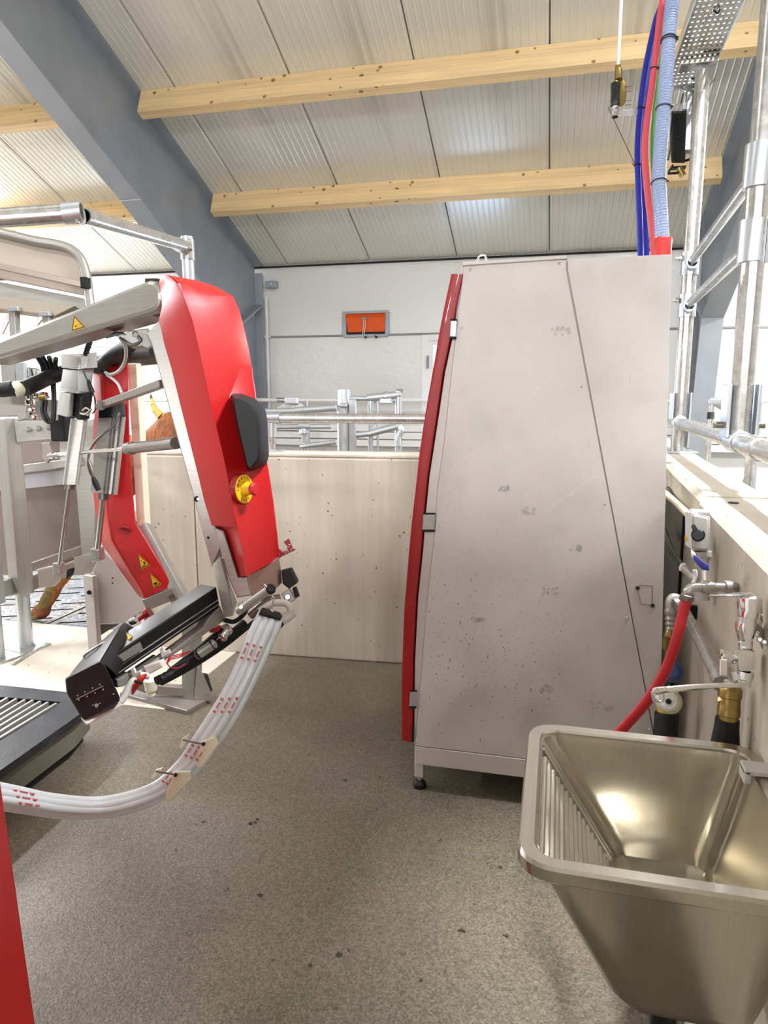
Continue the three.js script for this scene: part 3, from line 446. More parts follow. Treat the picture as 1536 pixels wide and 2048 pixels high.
// ---------- railing on the right hand wall ----------
{
  const O = .13, yr = 1.383, t = thing('pipe_railing', 'galvanised pipe railing clamped together on top of the right concrete wall', 'railing', RW(-4.66, O, HR));
  const p = (z, y, o = O) => RW(z, o, y);
  const rail = (n, za, zb, y, r, m = M.galv) => part(n, ringPipe(p(za, y), p(zb, y), r, r - .004), m, t);
  rail('base_rail', -5.06, .6, yr, .034);
  rail('upper_rail', -4.98, -2.9, 2.315, .024); rail('middle_rail', -4.98, -2.9, 2.075, .024);
  const z1 = -4.66, z2 = -2.8;
  part('far_post', ringPipe(p(z1, HR + .01), p(z1, 3.36), .042, .037), M.galv, t);
  part('near_post', ringPipe(p(z2, yr + .03), p(z2, 4.0), .039, .034), M.galv, t);
  part('foot_plate', box(p(z1, HR + .007), .2, .014, .2, .003, .05), M.galvBright, t);
  for (const s of [-1, 1]) part('anchor_bolt', cyl(p(z1 + .06 * s, HR + .014, O - .07), p(z1 + .06 * s, HR + .034, O - .07), .011, .011, 6), M.galvBright, t);
  const clamp = (z, y, dz) => { const c = part('clamp', [ringPipe(p(z, y - .065), p(z, y + .065), .051, .042)], M.galvBright, t); part('clamp_socket', ringPipe(p(z + dz * .035, y - .01), p(z + dz * .13, y - .01), .036, .026), M.galvBright, c); part('clamp_bolt', [cyl(p(z + .02, y + .03, O - .085), p(z + .02, y + .03, O - .05), .011, .011, 6), cyl(p(z + .02, y + .03, O - .065), p(z + .02, y + .03, O - .058), .018)], M.galv, c); };
  clamp(z1, 2.315, 1); clamp(z1, 2.075, 1);
  // split sleeves on the near post
  for (const y of [2.32, 2.075]) { const sl2 = []; for (const [a0, a1] of [[.0, 2.55], [2.95, 5.5]]) { const n = 10, ring = []; for (const yy of [y - .07, y + .07]) { const r = []; for (let k = 0; k <= n; k++) { const a = a0 + (a1 - a0) * k / n + 1.3; r.push(off(p(z2, yy), .052 * Math.cos(a), 0, .052 * Math.sin(a))); } for (let k = n; k >= 0; k--) { const a = a0 + (a1 - a0) * k / n + 1.3; r.push(off(p(z2, yy), .04 * Math.cos(a), 0, .04 * Math.sin(a))); } ring.push(r); } sl2.push(loft(ring, .5)); }
    const c = part('post_sleeve', sl2, M.galvBright, t); part('clamp_bolt', [cyl(p(z2 - .06, y - .03, O - .03), p(z2 - .03, y - .03, O - .03), .014, .014, 6), cyl(p(z2 - .075, y - .03, O - .03), p(z2 - .06, y - .03, O - .03), .008)], M.steelDark, c); part('clamp_socket', ringPipe(p(z2 - .13, y), p(z2 - .045, y), .032, .025), M.galvBright, c); }
  // saddle that carries the near post on the base rail
  const sd = part('post_saddle', [ringPipe(p(z2 - .07, yr), p(z2 + .07, yr), .042, .035), box(p(z2, yr + .11, O - .048), .012, .19, .09, .003, .05), box(p(z2, yr + .11, O + .048), .012, .19, .09, .003, .05)], M.galvBright, t);
  part('clamp_bolt', [cyl(p(z2, yr + .06, O - .085), p(z2, yr + .06, O - .054), .013, .013, 6), cyl(p(z2, yr + .06, O + .054), p(z2, yr + .06, O + .085), .013, .013, 6)], M.steelDark, sd);
  const s2 = part('post_saddle', [ringPipe(p(z1 - .06, yr), p(z1 + .06, yr), .045, .035), box(p(z1, yr + .1, O - .05), .012, .16, .09, .003, .05), box(p(z1, yr + .1, O + .05), .012, .16, .09, .003, .05), box(p(z1, yr - .09, O + .05), .012, .12, .09, .003, .05)], M.galvBright, t);
  part('coupling', ringPipe(p(-2.56, yr), p(-2.42, yr), .039, .034), M.galv, t);
}
{ // loops of the cubicles behind the wall
  const t = thing('cubicle_loop', 'curved galvanised pipe loop hanging behind the right concrete wall', 'rail', V(onZ(1495, 960, -4).x, 0, -4));
  const W = (x, y, d = 3.9) => A(x, y, d);
  part('loop_pipe', tube([W(1470, 898), W(1492, 906), W(1500, 930), W(1499, 950), W(1488, 970), W(1474, 985)], .02, 12), M.galvBright, t);
  const e = W(1474, 985), h = W(1470, 898); part('support_leg', cyl(V(e.x + .05, 0, e.z), V(e.x + .05, h.y - .01, e.z), .022), M.galv, t); part('cross_tie', cyl(off(e, -.01, 0, 0), off(e, .06, 0, 0), .02), M.galv, t);
  const u = thing('slim_post', 'slim galvanised post with a pipe joint behind the right railing', 'post', V(A(1418, 900, 6.2).x, 0, A(1418, 900, 6.2).z));
  const b = A(1414, 930, 6.2), c = A(1424, 802, 6.2); part('post', cyl(V(b.x, 0, b.z), c, .024), M.galv, u); part('brace', cyl(A(1432, 806, 6.2), A(1462, 824, 6.2), .03), M.galvBright, u); part('joint', box(A(1430, 803, 6.2), .12, .07, .07, .02), M.galvBright, u); part('rubber_ring', cyl(A(1422, 825, 6.2), A(1421, 838, 6.2), .03), M.rubber, u);
}
// ---------- overhead cable tray with its post, wires and box ----------
{
  const Y = 3.42, xa = .56, xb = .79, za = -5.05, zb = .8, t = thing('cable_tray', 'perforated galvanised cable tray running overhead along the right wall', 'cable tray', V((xa + xb) / 2, Y, -3));
  const s = new THREE.Shape([[xa, -zb], [xb, -zb], [xb, -za], [xa, -za]].map(p => new THREE.Vector2(...p)));
  for (let z = -2.6; z > za + .06; z -= .05) for (let k = 0; k < 8; k++) { const cx = xa + .022 + k * .0266, cz = -z; s.holes.push(new THREE.Path([[-.0055, -.009], [.0055, -.009], [.0055, .009], [-.0055, .009]].map(p => new THREE.Vector2(cx + p[0], cz + p[1])).reverse())); }
  const g = new THREE.ExtrudeGeometry(s, { depth: .002, bevelEnabled: false }); g.rotateX(-Math.PI / 2); g.translate(0, Y, 0); part('tray_floor', UV(g), M.galv, t);
  for (const x of [xa, xb]) { part('side_flange', box(V(x, Y + .03, (za + zb) / 2), .002, .06, zb - za, 0), M.galvBright, t); part('rolled_edge', cyl(V(x, Y, za), V(x, Y, zb), .004, .004, 8), M.galvBright, t); }
  for (const [z, f] of [[-3.28, .5], [-3.95, .5], [-4.55, .3], [-4.9, .35]]) part('cable_tie', [box(V(xb - .1 * f - .02, Y - .003, z), .2 * f + .02, .003, .012, 0), box(V(xb + .004, Y + .03, z), .004, .07, .012, 0)], M.blackSmooth, t);
  part('support_head', [box(V(.69, Y - .02, -4.66), .2, .03, .12, .004), box(V(.69, Y - .004, -4.5), .2, .006, .012, 0)], M.galv, t);
  for (const x of [.65, .66]) part('tray_hook', tube([V(x, Y, -3.9 - (x - .65) * 20), V(x + .02, Y - .02, -3.9 - (x - .65) * 20), V(x + .03, Y, -3.9 - (x - .65) * 20)], .004, 6), M.dark, t);
  for (const z of [-.2, -2.0]) for (const x of [xa, xb]) part('hanger', cyl(V(x, Y + .06, z), V(x, roofAt(0, z).y, z), .005), M.galvBright, t);
  const w = thing('hanger_wire', 'thin wire slanting from a hook on the upper beam towards the blue hoses', 'wire', A(1280, 350, 5.3));
  part('wire', tube([A(1186, 150, 5.9), A(1232, 248, 5.6), A(1280, 350, 5.3)], .0035, 6), M.steelDark, w); part('hook', tube([A(1181, 147, 5.9), A(1180, 138, 5.9), A(1187, 137, 5.9), A(1186, 150, 5.9), A(1190, 153, 5.88), A(1187, 157, 5.87)], .006, 6), M.dark, w);
  const w2 = thing('hanger_wire', 'thin wire slanting from a hook on the upper beam down to the railing post', 'wire', A(1398, 207, 4.9));
  part('wire', tube([A(1455, 118, 5.7), A(1426, 162, 5.3), A(1398, 207, 4.9)], .0035, 6), M.steelDark, w2); part('hook', tube([A(1462, 108, 5.7), A(1456, 104, 5.7), A(1455, 118, 5.7), A(1452, 126, 5.66), A(1456, 124, 5.66)], .006, 6), M.dark, w2);
}
{
  const D = 4.35, P = (x, y, d = D) => A(x, y, d), t = thing('fan_controller', 'black upright box on a bracket of the far railing post', 'box', P(1358, 330));
  part('casing', loft([[1344, 222], [1340, 262], [1340, 300], [1343, 326]].map(([x, y]) => roundRing([P(x, y), P(1377 - (y - 222) * .06, y), P(1377 - (y - 222) * .06, y, D + .1), P(x, y, D + .1)], .012, 2)), .5), M.blackSmooth, t);
  for (const y of [234, 275, 315]) part('screw', lathe(P(1357 - (y - 234) * .05, y, D - .002), P(1357 - (y - 234) * .05, y, D - .012), [[0, .009], [1, .006]], 10), M.dark, t);
  part('bracket', [plate([P(1378, 172, D + .02), P(1399, 168, D + .02), P(1394, 300, D + .02), P(1374, 300, D + .02)], .05, .003)], M.seam, t); part('bracket_rim', [bar(P(1380, 172, D), P(1375, 300, D), .012, .03), bar(P(1398, 170, D), P(1392, 228, D), .008, .03)], M.galvBright, t);
  part('upper_arm', [plate([P(1344, 208, D + .03), P(1369, 206, D + .03), P(1369, 223, D + .03), P(1342, 223, D + .03)], .05, .003)], M.greyPlastic, t); part('light_strip', bar(P(1370, 206, D + .02), P(1369, 220, D + .02), .024, .02, V(1, 0, 0)), M.white, t);
  part('strut', [cyl(P(1347, 175), P(1358, 176), .008), cyl(P(1358, 176), P(1372, 185), .01)], M.galvBright, t);
  part('pipe_clip', [cyl(P(1399, 177, D + .12), P(1414, 178, D + .12), .012), cyl(P(1411, 172, D + .1), P(1412, 186, D + .1), .02)], M.galvBright, t);
  part('cable', tube([P(1370, 322, D + .05), P(1380, 318), P(1384, 308), P(1384, 296), P(1378, 292, D + .08)], .008, 8), M.blackSmooth, t);
  part('lower_bracket', [box(P(1356, 336, D + .05), .09, .012, .05, .002), cyl(P(1346, 330, D), P(1337, 344, D), .006), cyl(P(1336, 347, D), P(1355, 346, D), .008)], M.dark, t); part('brass_plug', cyl(P(1358, 336, D), P(1366, 352, D), .02), M.brass, t);
}
// ---------- hoses that drop to the cabinet ----------
{
  const H = (pts, D0, D1) => pts.map((q, i) => A(q[0], q[1], D0 + (D1 - D0) * i / (pts.length - 1)));
  const up = (P, n = 1) => { const e = P[P.length - 1]; return [...P, off(e, .02, .35, -.05), off(e, .02, .8, -.12)]; };
  const t = thing('supply_hose', 'thick clear hose with wire spiral rising from the red sleeve on the cabinet', 'hose', A(1324, 500, 2.66));
  const cp = up(H([[1325, 488], [1320, 400], [1318, 350], [1321, 300], [1327, 220], [1333, 140], [1339, 60], [1345, 0]], 2.66, 2.72));
  part('hose_wall', tube(cp, .0255, 18, 90), M.clear, t);
  const c = new THREE.CatmullRomCurve3(cp), hel = []; const N = 900, fr = c.computeFrenetFrames(N, false), turns = c.getLength() / .011; for (let i = 0; i <= N; i++) { const q = c.getPointAt(i / N), a = i / N * turns * 6.2832; hel.push(q.clone().addScaledVector(fr.normals[i], .0257 * Math.cos(a)).addScaledVector(fr.binormals[i], .0257 * Math.sin(a))); }
  part('wire_spiral', prep(new THREE.TubeGeometry(new THREE.CatmullRomCurve3(hel), 2200, .0016, 5, false)), std(0x86a2d8, .3), t);
  const atY = (cv, y) => { let best = 0, e = 1e9; for (let i = 0; i <= 200; i++) { const v = cv.getPointAt(i / 200).project(camera), d = Math.abs((1 - v.y) * 1024 - y); if (d < e) { e = d; best = i / 200; } } return best; };
  const tieOn = (cv, y, r, parent) => { const k = atY(cv, y), q = cv.getPointAt(k), g = new THREE.TorusGeometry(r + .0015, .0022, 6, 28); g.applyQuaternion(new THREE.Quaternion().setFromUnitVectors(V(0, 0, 1), cv.getTangentAt(k))); g.translate(q.x, q.y, q.z); part('cable_tie', [UV(g), box(off(q, r + .003, 0, .01), .008, .006, .008, .001)], M.blackSmooth, parent); };
  for (const y of [363, 218, 78, 83]) tieOn(c, y, .0268, t);
  const h = (name, label, pts, r, m, D0, D1, ties = []) => { const P = up(H(pts, D0, D1)), o = thing(name, label, 'hose', P[0].clone()); part('hose', tube(P, r, 12, 60), m, o); for (const y of ties) tieOn(new THREE.CatmullRomCurve3(P), y, r, o); return o; };
  const b1 = h('blue_hose', 'left one of two blue hoses dropping behind the cabinet top', [[1281, 520], [1280, 460], [1277, 380], [1275, 300], [1281, 213], [1293, 126], [1312, 40], [1330, -20]], .0115, M.blue, 2.8, 2.85, [215, 331]);
  h('blue_hose', 'right one of two blue hoses dropping behind the cabinet top', [[1293, 520], [1290, 460], [1284, 380], [1281, 300], [1287, 213], [1300, 126], [1317, 40], [1333, -20]], .0115, M.blue, 2.84, 2.9);
  const pk = h('pink_hose', 'salmon red hose bowing out left of the clear spiral hose', [[1308, 520], [1305, 460], [1297, 399], [1290, 314], [1293, 251], [1303, 180], [1313, 100], [1321, 28], [1330, -30]], .0135, M.pink, 2.74, 2.8, [138]);
  h('green_hose', 'green hose mostly hidden between the salmon and clear hoses', [[1314, 520], [1312, 430], [1307, 350], [1305, 300], [1309, 226], [1318, 140], [1327, 40], [1335, -20]], .009, M.green, 2.86, 2.9);
  const s = thing('plastic_strip', 'thin clear plastic strip sticking out left of the blue hoses', 'strip', A(1255, 232, 2.75)); part('strip', plate([A(1236, 222, 2.7), A(1276, 215, 2.82), A(1276, 229, 2.82), A(1236, 233, 2.7)], .003, .0005), phys(0xeef2f4, .1, 0, { transmission: .8, thickness: 0 }), s);
}
{ // hanging coupling
  const D = 2.6, P = (x, y, d = D) => A(x, y, d), t = thing('hanging_coupling', 'white rod with a brass and black coupling hanging in front of the roof', 'coupling', P(1231, 234));
  const a = P(1236, 132), top = V(a.x, 4.6, a.z), b = V(a.x, a.y, a.z);
  part('rod', cyl(b, off(b, 0, 1.9, 0), .0058, .0058, 12), M.white, t, 'thin white rod');
  part('brass_sleeve', lathe(P(1237, 160), b, [[0, .0145], [.75, .0125], [.8, .0105], [1, .0105]]), M.brass, t);
  part('brass_body', [loft([158, 166, 190, 205, 213].map((y, i) => roundRing([P(1222 + (i > 0 ? 14 : 4), y), P([1246, 1254, 1253, 1252, 1245][i], y), P([1246, 1254, 1253, 1252, 1245][i], y, D + .03), P(1222 + (i > 0 ? 14 : 4), y, D + .03)], .008, 2)), .5)], M.brass, t);
  part('black_grip', lathe(P(1230, 213), P(1231, 168), [[0, .016], [.1, .018], [.15, .0155], [.25, .018], [.3, .0165], [.8, .0165], [.86, .018], [.92, .0165], [1, .017]], 22), M.blackSmooth, t);
  part('chrome_tip', [lathe(P(1230, 234), P(1230, 213), [[0, .0125], [.35, .0145], [.9, .0145], [1, .013]]), ], M.chrome, t); part('tip_bore', lathe(P(1230, 235), P(1230, 233.8), [[0, .0095], [1, .0095]]), M.dark, t);
  for (const y of [173, 183, 201, 210]) part('clip_pin', cyl(P(1250, y), P(1263, y - .5), .0016, .0016, 6), M.steelDark, t);
}
// ---------- stainless utility sink on the right wall ----------
{
  const Y = .8, t = thing('utility_sink', 'deep stainless steel utility sink with a sloping ribbed left side', 'sink', V(.2, .5, -1.33));
  const R = (xl, xr, zn, zf, y, r, s = 6) => roundRing([V(xl, y, zn), V(xr, y, zn), V(xr, y, zf), V(xl, y, zf)], r, s);
  const o = { xl: -.04, xr: .445, zn: -1.058, zf: -1.578 }, I = (k, y, r) => R(o.xl + k, o.xr - k, o.zn - k, o.zf + k, y, r);
  const rim = [I(.004, Y - .03, .066), I(0, Y - .026, .07), I(0, Y - .006, .07), I(.0035, Y, .07), I(.027, Y - .001, .05), I(.031, Y - .005, .048), I(.031, Y - .012, .048), I(.006, Y - .012, .064), I(.006, Y - .028, .064)];
  part('rim', loft([...rim, rim[0]], .5, true, false), M.sink, t);
  part('basin', loft([R(.15, .36, -1.135, -1.55, .497, .05), R(.135, .368, -1.128, -1.556, .503, .06), R(.118, .372, -1.12, -1.558, .525, .062), R(-.012, .425, -1.078, -1.566, .772, .07), R(-.012, .425, -1.078, -1.566, .786, .066),
    R(-.006, .412, -1.09, -1.547, .79, .05), R(-.004, .41, -1.094, -1.545, .775, .05), R(.142, .36, -1.13, -1.54, .545, .05), R(.158, .35, -1.142, -1.535, .522, .03), R(.17, .342, -1.152, -1.525, .517, .03)], .75), M.sink, t);
  // washboard pressed into the sloping side, with two long beads along its far edge
  const a = V(-.003, .776, 0), b = V(.139, .552, 0), d = b.clone().sub(a), n = V(d.y, -d.x, 0).normalize().negate(); if (n.x < 0) n.negate();
  const rows = []; const N = 15 * 8; for (let i = 0; i <= N; i++) { const q = a.clone().addScaledVector(d, i / N).addScaledVector(n, .0035 + .0032 * Math.sin(i / 8 * 6.2832)); rows.push(q); }
  const under = rows.map(q => q.clone().addScaledVector(n, -.004)).reverse(); const ring = (z, k) => [...rows, ...under].map(q => V(q.x, q.y, z - k * (a.y - q.y)));
  part('washboard', loft([ring(-1.112, .16), ring(-1.462, .02)], .9), M.sink, t);
  for (const z of [-1.488, -1.512]) part('bead', tube([0, .33, .66, 1].map(k => a.clone().addScaledVector(d, -.02 + k * 1.06).addScaledVector(n, .001).setZ(z + .006 * k)), .008, 10), M.sink, t);
  for (const k of [0, 1]) part('bead', tube([V(.408 + k * .002, .775, -1.52 + k * .035), V(.385 + k * .002, .66, -1.522 + k * .035), V(.358 + k * .002, .535, -1.525 + k * .03)], .007, 10), M.sink, t);
  part('drain', [lathe(V(.25, .517, -1.34), V(.25, .519, -1.34), [[0, .04], [1, .036]]), cyl(V(.25, .44, -1.34), V(.25, .5, -1.34), .032)], M.chrome, t);
  for (const z of [-1.2, -1.5]) part('wall_bracket', [bar(V(.4, .7, z), V(RW(z).x, .7, z), .1, .02)], M.steelDark, t);
  const k = thing('rim_clip', 'grey plastic clip pushed over the right rim of the sink', 'clip', onY(1512, 1540, Y));
  const q = onY(1510, 1543, Y); part('clip_body', [box(V(q.x + .045, Y + .006, q.z), .14, .012, .045, .004), box(V(q.x - .018, Y - .004, q.z), .014, .03, .045, .004)], M.greyPlastic, k);
  const p = thing('drain_hose', 'black drain hose with a pale sleeve below the sink', 'hose', V(.25, 0, -1.34)); part('hose', tube([V(.25, .44, -1.34), V(.25, .36, -1.34), V(.27, .2, -1.34), V(.36, .06, -1.4), V(.36, .012, -1.4)], .028, 14), M.blackSmooth, p); part('sleeve', lathe(V(.31, .3, -1.3), V(.33, .46, -1.3), [[0, .03], [1, .025]]), M.white, p);
}
{ // black backing added to keep the gap beside the cabinet black, hoses clipped in front of it
  const t = thing('splash_sheet', 'black backing filling the gap between the cabinet and the right wall', 'sheet', RW(-3.1, -.02, 0)), zr = onW(1356, 1110, -.02).z, y1 = onW(1350, 1008, -.02).y;
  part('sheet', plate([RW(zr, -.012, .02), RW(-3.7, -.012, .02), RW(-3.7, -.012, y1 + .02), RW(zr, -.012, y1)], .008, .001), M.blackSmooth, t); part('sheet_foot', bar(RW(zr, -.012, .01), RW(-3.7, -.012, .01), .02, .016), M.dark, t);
  const c = thing('black_cable', 'black cables slanting out of the gap beside the cabinet below the isolator switch', 'cable', onW(1366, 1135, -.06)); for (const k of [0, 9]) part('cable', tube([onW(1330, 1060 + k, -.05), onW(1344, 1098 + k, -.06), onW(1356, 1118 + k, -.06), onW(1370, 1138 + k, -.05)], .007, 8), M.blackSmooth, c);
}
// ---------- chrome mixer tap ----------
{
  const D = 1.5, P = (x, y, d = D) => A(x, y, d), t = thing('mixer_tap', 'chrome wall mixer tap with a long lever and swivel spout over the sink', 'tap', P(1492, 1395));
  // lever
  part('lever', loft([[1416, 1193, 2, 2], [1424, 1192, 13, 5], [1450, 1191, 17, 6], [1480, 1190, 22, 8], [1505, 1190, 22, 9], [1520, 1192, 15, 8]].map(([x, y, w, h]) => Array.from({ length: 14 }, (_, i) => { const a = i / 14 * 6.2832; return P(x, y - Math.sin(a) * h * .62, D + Math.cos(a) * w * .0009); })), .9), M.chrome, t);
  part('lever_hub', lathe(P(1499, 1222), P(1500, 1190), [[0, .0235], [.55, .0245], [.85, .0235], [1, .018]], 28), M.chrome, t);
  part('cartridge_collar', lathe(P(1494, 1236), P(1498, 1221), [[0, .019], [.5, .0215], [1, .0215]], 28), M.chrome, t);
  part('upper_body', lathe(P(1490, 1282), P(1494, 1234), [[0, .0135], [.2, .017], [.5, .0205], [.75, .0205], [1, .018]], 28), M.chrome, t);
  part('inlet_arm', loft([[1504, 1243, 14], [1514, 1256, 13], [1522, 1272, 11], [1528, 1288, 9.5], [1531, 1300, 8]].map(([x, y, r], k) => Array.from({ length: 14 }, (_, i) => { const a = i / 14 * 6.2832; return P(x + Math.cos(a) * r * .8, y + Math.cos(a) * r * -.25 , D + .01 + k * .004 + Math.sin(a) * r * .0011); })), .9), M.chrome, t);
  for (const [x, y] of [[1521, 1279], [1530, 1284]]) part('screw_cap', lathe(P(x, y, 1.495), P(x - 1, y, 1.478), [[0, .007], [.6, .007], [1, .004]], 14), M.chrome, t);
  part('neck', lathe(P(1491, 1301), P(1491, 1280), [[0, .0145], [.9, .0145], [1, .013]], 24), M.chrome, t);
  const bx = [[1474, 1299], [1512, 1299], [1511, 1345], [1475, 1345]].map(q => P(...q, D - .02)), bk = [[1474, 1299], [1512, 1299], [1511, 1345], [1475, 1345]].map(q => P(...q, D + .03));
  part('valve_block', loft([roundRing(bx.map(p => mix(p, P(1493, 1322, D - .02), .1)), .012, 4), roundRing(bx, .012, 4).map(p => off(p, 0, 0, -.006)), roundRing(bk, .012, 4)], .5), M.chrome, t);
  part('flow_knob', lathe(P(1441, 1313), P(1473, 1314), [[0, .011], [.05, .0155], [.85, .0145], [1, .012]], 28), M.chrome, t);
  part('knob_lever', bar(P(1447, 1318, D - .012), P(1446, 1352, D - .012), .016, .008, V(1, 0, 0), .003), M.chrome, t);
  part('outlet', lathe(P(1486, 1372), P(1490, 1343), [[0, .0155], [.4, .0155], [.5, .018], [1, .018]], 24), M.chrome, t);
  part('outlet_fin', bar(P(1468, 1343), P(1472, 1362), .012, .012, V(1, 0, 0), .003), M.chrome, t);
  part('spout', loft([[1496, 1369, 6.6, .017], [1440, 1371, 6.4, .015], [1390, 1374, 7, .015], [1340, 1379, 8, .0155], [1312, 1382, 9.5, .016], [1305, 1383, 8, .014]].map(([x, y, h, w]) => roundRing([P(x, y - h * .9, D - w), P(x, y - h * .9, D + w), P(x, y + h * .9, D + w), P(x, y + h * .9, D - w)], .006, 3)), .5), M.chrome, t);
  part('spout_outlet', lathe(P(1317, 1402), P(1315, 1384), [[0, .0125], [.7, .014], [1, .0135]], 24), M.chrome, t); part('aerator', lathe(P(1317, 1402.6), P(1317, 1401.4), [[0, .01], [1, .01]]), M.dark, t);
  part('wall_inlet', [cyl(P(1520, 1235, 1.55), P(1545, 1232, 1.53), .016), cyl(P(1526, 1234, 1.545), P(1531, 1234, 1.54), .021, .021, 6)], M.galv, t);
  // brass check valve beneath
  const u = thing('brass_valve', 'stout brass check valve under the chrome tap', 'valve', P(1455, 1440, 1.6)); const E = 1.6;
  part('valve_body', lathe(P(1456, 1445, E), P(1461, 1372, E), [[0, .022], [.18, .022], [.2, .0245], [.42, .0245], [.44, .0235], [.68, .0235], [.7, .0255], [.92, .0255], [1, .021]], 28), M.brass, u);
  part('side_branch', lathe(P(1441, 1408, E - .0), P(1452, 1398, E), [[0, .011], [.4, .014], [1, .014]], 18), M.brass, u); part('valve_nut', cyl(P(1462, 1378, E), P(1463, 1362, E), .018, .017, 6), M.steel, u);
  const w = thing('insulated_pipe', 'black foam sleeved pipe below the brass check valve', 'pipe', V(P(1447, 1480, E).x, 0, P(1447, 1480, E).z)); const f = P(1447, 1475, E); part('foam_sleeve', lathe(V(f.x, .03, f.z), P(1455, 1437, E), [[0, .032], [.87, .033], [.93, .03], [.97, .0265], [1, .0255]], 22), M.black, w); part('pipe_end', cyl(V(f.x, 0, f.z), V(f.x, .04, f.z), .02), M.galv, w);
}
// ---------- pipework and switch on the right wall ----------
{
  const Wp = (x, y, o) => onW(x, y, -o);
  const t = thing('rotary_isolator', 'grey rotary isolator switch with a black knob on the right wall', 'switch', Wp(1400, 1104, .05));
  const D = Wp(1400, 1065, .06).clone().sub(_o).dot(ray(0, 0).clone().set(0, 0, -1).applyQuaternion(camera.quaternion)), P = (x, y, d = D) => A(x, y, d);
  const rg = (d, k) => roundRing([P(1383 + k, 1026 + k, d), P(1420 - k, 1032 + k, d), P(1419 - k, 1105 - k, d), P(1382 + k, 1100 - k, d)], .006, 3);
  part('casing', loft([rg(D + .1, 0), rg(D + .02, 0), rg(D + .004, 1.5)], .5), M.greyPlastic, t);
  part('cover', loft([rg(D + .002, 3), rg(D - .012, 3.6), rg(D - .018, 6)], .5), M.greyPlastic, t);
  const kc = P(1396, 1070, D - .018), kd = kc.clone().sub(_o).normalize().negate();
  const kn = part('knob', lathe(kc, kc.clone().addScaledVector(kd, .024), [[0, .019], [.3, .019], [.4, .016], [1, .014]], 24), M.blackSmooth, t); part('knob_pointer', bar(P(1385, 1050, D - .022), P(1397, 1070, D - .03), .008, .012, kd), M.blackSmooth, kn);
  part('side_plate', plate([P(1369, 1022, D + .08), P(1383, 1025, D + .005), P(1382, 1099, D + .005), P(1371, 1090, D + .08)], .02, .002), M.white, t, 'pale side face with small print');
  part('yellow_label', plate([P(1368.5, 1072, D + .078), P(1373, 1075, D + .05), P(1373, 1083, D + .05), P(1369.5, 1079, D + .078)], .003, .0004), M.yellow, t);
  part('cable_gland', [lathe(P(1403, 1126, D + .03), P(1402, 1103, D + .03), [[0, .02], [.5, .026], [.55, .03], [1, .03]], 18)], M.greyPlastic, t);
  part('gland_top', box(P(1399, 1024, D + .04), .05, .012, .05, .004), M.greyPlastic, t);
  const c = thing('wall_cable_duct', 'cream plastic conduit running along the right wall into the isolator switch', 'conduit', Wp(1335, 990, .03)); part('duct', tube([Wp(1300, 960, .03), Wp(1335, 990, .03), Wp(1368, 1021, .03), Wp(1381, 1033, .03)], .014, 10), M.cream, c);
  const dn = thing('grey_conduit', 'grey conduit dropping from the isolator switch behind the blue valve handle', 'conduit', P(1404, 1165, D + .03)); part('pipe', cyl(P(1403, 1124, D + .03), P(1405, 1200, D + .03), .02), M.greyPlastic, dn);
}
{
  const D = 1.78, P = (x, y, d = D) => A(x, y, d), t = thing('hose_valve', 'blue handled ball valve on a short metal pipe feeding the red hose', 'valve', P(1420, 1185));
  part('pipe', [tube([P(1374, 1193), P(1377, 1181), P(1386, 1175), P(1400, 1174)], .012, 14), cyl(P(1398, 1174), P(1456, 1175), .0115), cyl(P(1456, 1174), P(1520, 1178, D + .06), .0135)], M.galv, t);
  part('valve_body', [lathe(P(1402, 1175), P(1428, 1175), [[0, .013], [.2, .015], [.8, .015], [1, .013]], 18), lathe(P(1410, 1168), P(1412, 1150), [[0, .012], [.5, .009], [1, .008]])], M.steel, t);
  part('pipe_nut', cyl(P(1449, 1175), P(1461, 1175), .0185, .0185, 6), M.steel, t);
  part('stem', [cyl(P(1411, 1160), P(1410, 1133), .011, .009, 8), cyl(P(1403, 1160), P(1419, 1157), .005)], M.chrome, t); part('handle', loft([[1387, 1114, 5], [1395, 1122, 8], [1405, 1131, 9], [1418, 1136, 6]].map(([x, y, h]) => roundRing([P(x, y - h, D - .01), P(x, y - h, D + .012), P(x, y + h, D + .012), P(x, y + h, D - .01)], .003, 2)), .6), std(0x3b3f9a, .45), t, 'blue lever handle');
  part('handle_tip', loft([[1382, 1104, 6], [1391, 1116, 9]].map(([x, y, h]) => roundRing([P(x, y - h, D - .008), P(x, y - h, D + .01), P(x, y + h, D + .01), P(x, y + h, D - .008)], .003, 2)), .6), M.white, t);
  part('hose_nut', lathe(P(1372, 1202), P(1376, 1186), [[0, .0165], [.2, .0175], [.6, .0175], [.7, .015], [1, .0135]], 12), M.steelDark, t);
  part('wall_pipe', [tube([P(1365, 1135, D + .35), P(1378, 1147, D + .3), P(1390, 1160, D + .25)], .012, 8)], M.galv, t); part('pipe_clip', [tube([P(1362, 1142, D + .34), P(1364, 1131, D + .34), P(1371, 1130, D + .34)], .006, 6), tube([P(1386, 1168, D + .2), P(1391, 1150, D + .2), P(1389, 1140, D + .2)], .006, 6)], M.white, t);
  const h = thing('red_hose', 'red rubber hose hanging from the valve and curving behind the sink', 'hose', P(1245, 1458, 1.9)); part('hose', tube([P(1373, 1200), P(1366, 1225), P(1354, 1275), P(1338, 1325, 1.8), P(1318, 1365, 1.82), P(1292, 1405, 1.85), P(1262, 1440, 1.9), P(1235, 1468, 1.94), P(1190, 1510, 2.0), P(1160, 1560, 2.0)], .0135, 14, 60), M.redRubber, h);
}
